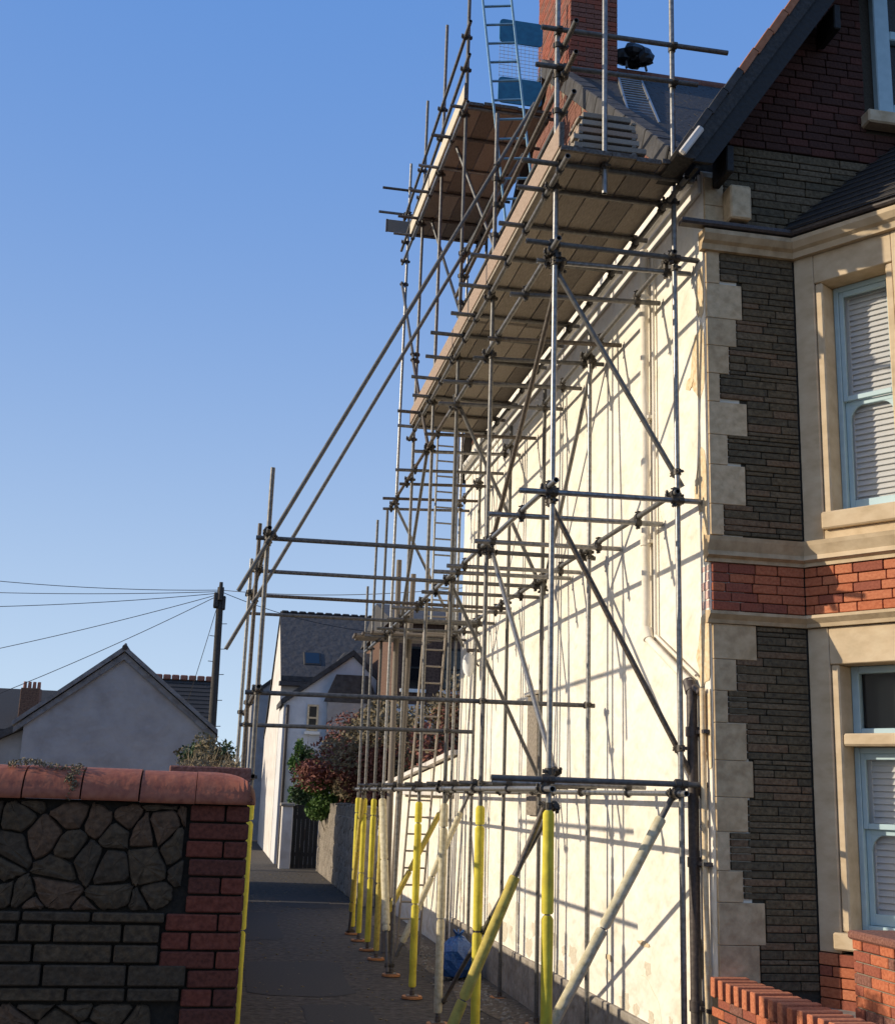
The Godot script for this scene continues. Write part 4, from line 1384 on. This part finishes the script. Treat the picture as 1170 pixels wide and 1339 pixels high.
	for k in 10:
		var y := 0.42 + k * 0.054
		box(st, v(-0.3, y - 0.0022, -0.0085), v(0.3, y + 0.0022, -0.0045))
	obj("mesh", st, M["guard_wire"], t)
	# roof ladder and the black bundle at the ridge
	var up := v(0, 4.51, -5.27).normalized()
	var lb := v(4.02, 9.66, -10.95)
	var lt := v(4.98, 12.52, -14.22)
	t = ladder("ladder", "roof ladder lying on the dark slates below the ridge", lb, lt, v(0.33, 0, 0), M["aluminium"], 0.24)
	t = thing("bundle", "black bundled sheeting slung over the roof ridge by the chimney", "bundle", v(5.17, 12.83, -14.45))
	for k in 7:
		st = start()
		var c := v(rng.randf_range(-0.16, 0.16), 0.08 + rng.randf_range(0, 0.12), rng.randf_range(-0.1, 0.1))
		var rings := []
		for i in 7:
			var r := []
			for j in 10:
				var a := PI * i / 6
				var d2 := v(sin(a) * cos(TAU * j / 10), cos(a), sin(a) * sin(TAU * j / 10))
				r.append(c + d2 * v(0.15, 0.13, 0.12) * rng.randf_range(0.75, 1.15))
			rings.append(r)
		for i in 6:
			for j in 10:
				quad(st, rings[i][j], rings[i][(j + 1) % 10], rings[i + 1][(j + 1) % 10], rings[i + 1][j], rings[i][j] - c)
		obj("fold", st, M["black_sheet"], t)
	for k in 2:
		st = start()
		cone(st, v(-0.17 + k * 0.3, -0.12, 0.12), v(-0.12 + k * 0.26, 0.22, -0.05), 0.018, 0.018, 8)
		obj("strap", st, M["aluminium"], t)

# ---------------------------------------------------------------- things standing in the lane
func lane_things() -> void:
	var t := thing("rubble_sack", "crumpled blue plastic sack on the ground against the cream wall", "sack", v(3.52, 0.03, -17.3))
	var st := start()
	var rings := []
	for i in 9:
		var r := []
		var h: float = [0.0, 0.03, 0.14, 0.26, 0.36, 0.44, 0.5, 0.54, 0.56][i]
		var w: float = [0.02, 0.2, 0.25, 0.255, 0.24, 0.2, 0.14, 0.09, 0.02][i]
		for j in 18:
			var u := TAU * j / 18
			var k := w * (1.0 + 0.09 * sin(u * 5 + h * 9) + rng.randf_range(-0.07, 0.07))
			r.append(v(cos(u) * k, h + rng.randf_range(-0.015, 0.015), sin(u) * k * 0.8))
		rings.append(r)
	for i in 8:
		for j in 18:
			quad(st, rings[i][j], rings[i][(j + 1) % 18], rings[i + 1][(j + 1) % 18], rings[i + 1][j], v(rings[i][j].x, 0.1 * (i - 3), rings[i][j].z))
	obj("sack_body", st, M["bag_blue"], t)
	st = start()
	for k in 9:
		var u := TAU * k / 9
		cone(st, v(0, 0.54, 0), v(cos(u) * 0.08, 0.62 + rng.randf_range(-0.02, 0.03), sin(u) * 0.07), 0.02, 0.008, 5)
	obj("tied_neck", st, M["bag_blue"], t)
	for p in [["weathered timber pole leaning on the far scaffold, the more upright of two", v(2.88, 0.02, -20.1), v(2.80, 6.4, -19.75)], ["weathered timber pole leaning on the far scaffold, its top bent toward the house", v(2.98, 0.02, -20.25), v(3.08, 6.2, -19.9)]]:
		st = start()
		cone(st, p[1], p[2], 0.06, 0.045, 9)
		var o := obj("timber_pole", st, M["board_c"])
		tag(o, p[0], "pole", "timber poles leaning on the scaffold")
	# bulkhead lamp bracket on the wall
	t = thing("wall_bracket", "small dark bracket with a pale oval cover high on the cream wall", "bracket", v(3.945, 4.62, -18.3))
	st = start()
	cbox(st, v(-0.22, 0.1, -0.03), v(0.0, 0.15, 0.03), 0.008)
	cone(st, v(-0.02, -0.12, 0), v(-0.2, 0.11, 0), 0.014, 0.014, 8)
	obj("arm", st, M["iron_pipe"], t)
	st = start()
	for i in 8:
		var a0 := PI * i / 8
		var a1 := PI * (i + 1) / 8
		cone(st, v(-0.18, -0.1 + 0.19 * cos(a0) * -1.0, 0), v(-0.18, -0.1 - 0.19 * cos(a1), 0), 0.1 * sin(a0) + 0.001, 0.1 * sin(a1) + 0.001, 14, false)
	obj("cover", st, M["shutter"], t)

	# stone wall and gate down the lane
	var far := ["far_stone_a", "far_stone_b", "far_stone_a"]
	t = thing("rubble_wall", "old rubble stone wall with upright coping stones down the lane beside the bushes", "wall")
	st = start()
	box(st, v(3.43, -0.1, -40.0), v(3.75, 1.9, -28.1))
	obj("wall_core", st, M["plinth"], t)
	var sf := face(v(3.43, 0, 0), Vector3.BACK)
	for poly in voronoi(-40.0, -28.1, 0.0, 1.9, 0.42):
		var o := obj("rubble_stone", stone_mesh(poly, 0.03, 0.015), pick(far), t)
		o.transform = sf
	for k in 58:
		var z := -39.9 + k * 0.205
		var h := rng.randf_range(0.16, 0.34)
		lump(t, "coping_stone", Transform3D(Basis(Vector3.RIGHT, rng.randf_range(-0.3, 0.3)), v(3.58, 1.9, z)), v(-0.17, -0.03, -0.07), v(0.17, h, 0.07), pick(far), 0.02)
	t = thing("gate", "dark timber gate in the gap before the rubble wall", "gate")
	for k in 6:
		lump(t, "board", Transform3D.IDENTITY, v(2.62 + k * 0.142, 0.02, -41.06), v(2.755 + k * 0.142, 2.05, -41.02), M["dark_timber"], 0.006)
	lump(t, "rail", Transform3D.IDENTITY, v(2.62, 0.4, -41.12), v(3.46, 0.52, -41.065), M["dark_timber"])
	lump(t, "rail", Transform3D.IDENTITY, v(2.62, 1.6, -41.12), v(3.46, 1.72, -41.065), M["dark_timber"])
	t = thing("gate_pier", "grey rendered gate pier beside the dark gate down the lane", "pier")
	lump(t, "shaft", Transform3D.IDENTITY, v(2.24, -0.1, -41.4), v(2.6, 2.0, -40.9), M["pale_render"], 0.02)
	lump(t, "cap", Transform3D.IDENTITY, v(2.18, 2.0, -41.46), v(2.66, 2.1, -40.84), M["plinth"], 0.02)
	# bushes over the wall
	bush("shrub", "large shrub of dry reddish leaves rising behind the rubble wall", v(5.0, 0, -31.0), v(1.7, 1.6, 2.2), 3.2, "leaf_dry", "leaf_red", 4200)
	bush("shrub", "red leaved shrub hanging over the far end of the rubble wall", v(4.5, 0, -35.5), v(1.9, 1.25, 2.6), 3.35, "leaf_red", "leaf_dry", 4200)
	bush("shrub", "bright green shrub spilling over the rubble wall near the gate", v(3.75, 0, -37.6), v(1.15, 0.8, 1.2), 2.55, "leaf_green", "leaf_green", 2600)
	bush("shrub", "green bush behind the dark gate beside the pale wing", v(3.0, 0, -42.2), v(0.55, 1.1, 0.5), 3.0, "leaf_dark", "leaf_green", 1000)
	bush("shrub", "dense brown shrub behind the scaffold feet and ladder", v(6.2, 0, -29.3), v(1.7, 1.8, 1.2), 3.2, "leaf_dry", "leaf_red", 2600)

func bush(called: String, label: String, at: Vector3, r: Vector3, high: float, a: String, b: String, count: int) -> void:
	var t := thing(called, label, "shrub", at, "shrubs by the lane")
	var sa := start()
	var sb := start()
	var tw := start()
	for i in 26:
		var d := v(rng.randfn() * 0.5, rng.randf_range(-1.0, 0.9), rng.randfn() * 0.5)
		d = d / max(1.0, d.length())
		var c := v(0, high, 0) + d * r
		leaves(sa if i % 3 else sb, c, r * rng.randf_range(0.28, 0.5), int(count / 7.0), 0.075)
		if i % 4 == 0:
			var k := v(c.x * 0.3, c.y * 0.5, c.z * 0.3)
			cone(tw, v(c.x * 0.1, -0.05, c.z * 0.1), k, 0.03, 0.02, 6)
			cone(tw, k, c, 0.02, 0.008, 6)
			for j in 5:
				cone(tw, c, c + v(rng.randfn(), rng.randfn() + 0.5, rng.randfn()) * r * 0.3, 0.008, 0.003, 4)
	obj("foliage", sa, M[a], t)
	obj("foliage", sb, M[b], t)
	obj("stem", tw, M["twig"], t)

# ---------------------------------------------------------------- houses, pole and wires beyond
func gable_house(t: Node3D, f: Transform3D, x0: float, x1: float, eave: float, apex: Vector2, deep: float, wall: Material, roof: Material, over := 0.25, thick := 0.22) -> void:
	var st := start()
	prism(st, PackedVector2Array([Vector2(x0, -0.2), Vector2(x1, -0.2), Vector2(x1, eave), apex, Vector2(x0, eave)]), deep, f)
	obj("wall", st, wall, t)
	st = start()
	var sl := (apex.y - eave) / (apex.x - x0)
	var sr := (apex.y - eave) / (x1 - apex.x)
	prism(st, PackedVector2Array([Vector2(x0 - over, eave - sl * over + 0.02), apex + Vector2(0, 0.02), Vector2(x1 + over, eave - sr * over + 0.02), Vector2(x1 + over, eave - sr * over + thick), apex + Vector2(0, thick + 0.02), Vector2(x0 - over, eave - sl * over + thick)]), deep + 0.3, f * Transform3D(Basis.IDENTITY, v(0, 0, 0.15)))
	obj("roof", st, roof, t)

func far_window(t: Node3D, f: Transform3D, x0: float, x1: float, y0: float, y1: float, frame: Material) -> void:
	var st := start()
	for b in [[x0, y0, x0 + 0.07, y1], [x1 - 0.07, y0, x1, y1], [x0 + 0.07, y0, x1 - 0.07, y0 + 0.07], [x0 + 0.07, y1 - 0.07, x1 - 0.07, y1], [x0 + 0.07, (y0 + y1) * 0.5 - 0.03, x1 - 0.07, (y0 + y1) * 0.5 + 0.03]]:
		box(st, v(b[0], b[1], 0.005), v(b[2], b[3], 0.06), f)
	var o := obj("window", st, frame, t)
	st = start()
	box(st, v(x0 + 0.06, y0 + 0.06, 0.012), v(x1 - 0.06, y1 - 0.06, 0.03), f)
	obj("pane", st, M["far_glass"], o)
	st = start()
	cbox(st, v(x0 - 0.08, y0 - 0.12, 0.004), v(x1 + 0.08, y0 - 0.004, 0.12), 0.01, f)
	obj("sill", st, M["white_paint"], o)

func far_houses() -> void:
	var g := StandardMaterial3D.new()
	g.albedo_color = Color(0.06, 0.07, 0.09)
	g.roughness = 0.06
	M["far_glass"] = g
	var st := start()
	# grey gable beyond the coping
	var t := thing("garage", "plain grey rendered building with a broad gable seen above the red coping", "building")
	gable_house(t, face(v(0, 0, -30.0), Vector3.RIGHT), -4.58, -0.29, 3.96, Vector2(-2.41, 5.66), 5.2, M["grey_render"], M["slate_pale"], 0.25, 0.13)
	st = start()
	prism(st, PackedVector2Array([Vector2(-4.80, 3.76), Vector2(-2.41, 5.65), Vector2(-0.08, 3.76), Vector2(-0.08, 3.62), Vector2(-2.41, 5.48), Vector2(-4.80, 3.62)]), 0.05, face(v(0, 0, -29.92), Vector3.RIGHT))
	obj("verge_board", st, M["slate_pale"], t)
	st = start()
	cone(st, v(-2.41, 5.76, -29.8), v(-2.41, 5.86, -30.0), 0.06, 0.03, 8)
	cone(st, v(-2.41, 5.77, -29.84), v(-2.41, 5.77, -35.3), 0.07, 0.07, 8)
	obj("ridge", st, M["slate_grey"], t)
	t = thing("shed", "low grey lean-to against the left of the grey gable building", "shed")
	st = start()
	prism(st, PackedVector2Array([Vector2(-7.6, -0.2), Vector2(-4.6, -0.2), Vector2(-4.6, 3.78), Vector2(-7.6, 2.3)]), 4.0, face(v(0, 0, -30.8), Vector3.RIGHT))
	obj("wall", st, M["grey_render"], t)
	st = start()
	prism(st, PackedVector2Array([Vector2(-7.8, 2.2), Vector2(-4.6, 3.8), Vector2(-4.6, 3.98), Vector2(-7.8, 2.38)]), 4.4, face(v(0, 0, -30.6), Vector3.RIGHT))
	obj("roof", st, M["slate_grey"], t)
	# dark roof with red ridge behind it
	t = thing("terrace_house", "house with dark roof and red ridge tiles showing behind the grey gable", "house")
	var f := face(v(0, 0, -66.0), Vector3.RIGHT)
	st = start()
	box(st, v(-6.7, -0.2, -74.0), v(-0.66, 5.14, -66.0))
	obj("wall", st, M["far_brick"], t)
	st = start()
	prism(st, PackedVector2Array([Vector2(-65.7, 5.1), Vector2(-70.0, 8.5), Vector2(-74.3, 5.1)]), 6.2, face(v(-6.75, 0, 0), Vector3.BACK))
	obj("roof", st, M["slate"], t)
	for r in 13:
		st = start()
		box(st, v(-6.78, 0, -0.01), v(-0.52, 0.03, 0.04), Transform3D(Basis(Vector3.RIGHT, -0.9), v(0, 5.3 + r * 0.245, -65.95 - r * 0.31)))
		obj("tile_course", st, M["slate_grey"], t)
	for k in 13:
		lump(t, "ridge_tile", Transform3D.IDENTITY, v(-6.70 + k * 0.475, 8.45, -70.2), v(-6.28 + k * 0.475, 8.74, -69.8), M["ridge_tile"], 0.05)
	# roofs and chimney at the far left
	t = thing("terrace_house", "distant house with red chimney pots at the far left edge", "house")
	gable_house(t, face(v(-5.9, 0, -55.0), v(0, 0, -1)), 0.0, 8.0, 4.6, Vector2(4.0, 6.5), 9.0, M["far_brick"], M["slate"])
	st = start()
	cbox(st, v(-8.75, 4.5, -56.2), v(-7.95, 6.55, -55.4), 0.02)
	obj("chimney", st, M["far_brick"], t)
	for k in 4:
		st = start()
		cone(st, v(-8.65 + k * 0.2, 6.5, -55.8), v(-8.65 + k * 0.2, 6.85, -55.8), 0.085, 0.07, 8)
		obj("chimney_pot", st, M["ridge_tile"], t)
	# pole with wires
	t = thing("telegraph_pole", "tall dark wooden telegraph pole with climbing steps and fanned wires", "pole")
	st = start()
	cone(st, v(-0.19, -0.2, -40.0), v(-0.31, 9.05, -40.0), 0.155, 0.11, 14)
	obj("post", st, M["pole_wood"], t)
	for k in 12:
		st = start()
		var y := 3.2 + k * 0.42
		var x := -0.19 - 0.12 * y / 9.05
		cone(st, v(x, y, -40.0), v(x + (0.27 if k % 2 else -0.27), y + 0.01, -39.95), 0.013, 0.013, 6)
		obj("step", st, M["iron_pipe"], t)
	st = start()
	cbox(st, v(-0.52, 8.35, -40.18), v(-0.36, 8.85, -39.82), 0.03)
	cbox(st, v(-0.24, 8.3, -40.16), v(-0.12, 8.75, -39.84), 0.03)
	cone(st, v(-0.31, 8.6, -39.85), v(-0.31, 9.2, -39.85), 0.09, 0.06, 8)
	obj("junction_box", st, M["pole_wood"], t)
	for w in [[v(-16.0, 9.9, -42.0), 0.45, 8.95], [v(-16.0, 9.0, -44.0), 0.25, 8.9], [v(-16.5, 7.6, -40.0), 0.35, 8.85], [v(-16.0, 4.9, -43.0), 0.3, 8.82], [v(-14.0, 2.2, -40.0), 0.4, 8.8], [v(-1.6, 4.4, -47.0), 0.1, 8.75], [v(6.0, 7.9, -40.5), 0.3, 8.9], [v(9.0, 8.4, -30.0), 0.35, 8.95]]:
		st = start()
		var a := v(-0.31, w[2], -39.95)
		var e: Vector3 = w[0]
		for k in 18:
			var s0 := k / 18.0
			var s1 := (k + 1) / 18.0
			cone(st, a.lerp(e, s0) - v(0, w[1] * 4.0 * s0 * (1 - s0), 0), a.lerp(e, s1) - v(0, w[1] * 4.0 * s1 * (1 - s1), 0), 0.012, 0.012, 5, false)
		obj("wire", st, M["cable"], t)
	# white house at the end of the lane
	t = thing("white_house", "white house with sunlit gable end and grey slate roof at the end of the lane", "house")
	var L := face(v(2.2, 0, 0), Vector3.BACK)
	st = start()
	prism(st, PackedVector2Array([Vector2(-60.0, -0.2), Vector2(-46.5, -0.2), Vector2(-46.5, 6.7), Vector2(-50.6, 9.6), Vector2(-57.0, 5.8), Vector2(-60.0, 5.0)]), 7.5, L)
	obj("wall", st, M["pale_render"], t)
	st = start()
	prism(st, PackedVector2Array([Vector2(-46.2, 6.6), Vector2(-50.6, 9.72), Vector2(-60.3, 4.95), Vector2(-60.3, 5.15), Vector2(-50.6, 9.92), Vector2(-46.2, 6.8)]), 7.6, face(v(2.16, 0, 0), Vector3.BACK))
	obj("roof", st, M["slate_grey"], t)
	for k in 20:
		lump(t, "ridge_tile", Transform3D.IDENTITY, v(2.2 + k * 0.37, 9.84, -50.74), v(2.53 + k * 0.37, 9.96, -50.46), M["slate"], 0.05)
	st = start()
	cbox(st, v(3.05, 0.0, -0.5), v(3.75, 0.12, 0.5), 0.03, Transform3D(Basis(Vector3.RIGHT, 0.617), v(0, 7.55, -47.4)))
	var o := obj("roof_light", st, M["slate"], t)
	st = start()
	box(st, v(3.13, 0.12, -0.42), v(3.67, 0.128, 0.42), Transform3D(Basis(Vector3.RIGHT, 0.617), v(0, 7.55, -47.4)))
	obj("pane", st, M["far_glass"], o)
	st = start()
	cbox(st, v(2.1, 6.42, -46.48), v(9.7, 6.6, -46.2), 0.02)
	obj("gutter", st, M["iron_pipe"], t)
	# lower wing towards us with its own gable
	var w := thing("white_wing", "lower pale wing with a small gabled roof in front of the white house", "house")
	gable_house(w, face(v(0, 0, -43.4), Vector3.RIGHT), 2.2, 6.6, 5.55, Vector2(4.6, 7.35), 2.9, M["white_render"], M["slate_grey"], 0.12)
	st = start()
	prism(st, PackedVector2Array([Vector2(3.6, 5.66), Vector2(4.0, 6.65), Vector2(5.15, 6.65), Vector2(5.6, 5.66)]), 0.12, face(v(0, 0, -43.1), Vector3.RIGHT))
	obj("bay_roof", st, M["slate_grey"], w)
	st = start()
	box(st, v(3.75, -0.1, -43.36), v(5.45, 5.65, -43.12))
	obj("bay", st, M["grey_render"], w)
	far_window(w, face(v(0, 0, -43.39), Vector3.RIGHT), 3.05, 3.45, 4.6, 5.55, M["peeled"])
	st = start()
	cone(st, v(2.34, 0, -43.33), v(2.34, 5.5, -43.33), 0.06, 0.06, 8)
	obj("downpipe", st, M["iron_pipe"], w)
	t = thing("porch_roof", "small slated dormer roof poking up behind the white wing", "dormer")
	st = start()
	prism(st, PackedVector2Array([Vector2(4.15, 7.3), Vector2(4.5, 7.75), Vector2(5.6, 7.75), Vector2(6.1, 7.3)]), 0.5, face(v(0, 0, -45.6), Vector3.RIGHT))
	obj("roof", st, M["plinth"], t)
	st = start()
	box(st, v(4.3, 5.0, -46.4), v(5.95, 7.3, -45.75))
	obj("cheek", st, M["white_render"], t)
	far_window(t, face(v(0, 0, -45.74), Vector3.RIGHT), 5.1, 5.8, 6.1, 7.2, M["blue_paint"])
	# brown house further right behind the scaffold
	t = thing("brown_house", "brown brick house with dark windows and pale lower wall behind the ladders", "house")
	f = face(v(0, 0, -39.0), Vector3.RIGHT)
	st = start()
	box(st, v(5.5, 5.4, -47.0), v(11.0, 8.15, -39.0))
	obj("wall", st, M["far_brick"], t)
	st = start()
	box(st, v(5.45, -0.2, -47.0), v(11.0, 5.39, -38.95))
	obj("wall", st, M["white_render"], t)
	st = start()
	prism(st, PackedVector2Array([Vector2(-38.6, 8.1), Vector2(-43.0, 9.3), Vector2(-47.4, 8.1)]), 5.8, face(v(5.3, 0, 0), Vector3.BACK))
	obj("roof", st, M["slate_grey"], t)
	for k in 4:
		far_window(t, f, 5.8 + k * 1.3, 6.5 + k * 1.3, 5.9, 7.3, M["dark_timber"])
		far_window(t, face(v(0, 0, -38.94), Vector3.RIGHT), 5.8 + k * 1.3, 6.5 + k * 1.3, 3.3, 4.7, M["white_paint"])
	# narrow dark building left of the white gable
	t = thing("narrow_house", "narrow shaded building beyond the white gable at the end of the lane", "house")
	gable_house(t, face(v(0, 0, -63.0), Vector3.RIGHT), 1.55, 6.0, 7.2, Vector2(3.8, 9.0), 8.0, M["grey_render"], M["slate"], 0.1)
	# low far roofs closing the horizon
	var row := rng.randi()
	for h in [[-30.0, -95.0, 9.0, "brick terrace house far off behind the shed, leftmost"], [-18.0, -100.0, 8.0, "brick terrace house far off behind the grey gable"], [-2.5, -120.0, 9.0, "small distant house seen between the pole and the lane"], [14.0, -110.0, 10.0, "distant brick house hidden mostly by the scaffold"]]:
		t = thing("distant_house", h[3], "house", Vector3.ZERO, "distant houses")
		gable_house(t, face(v(h[0], 0, h[1]), Vector3.RIGHT), -4.0, 4.0, 5.0, Vector2(0, 7.2), h[2], M["far_brick"], M["slate_grey"])
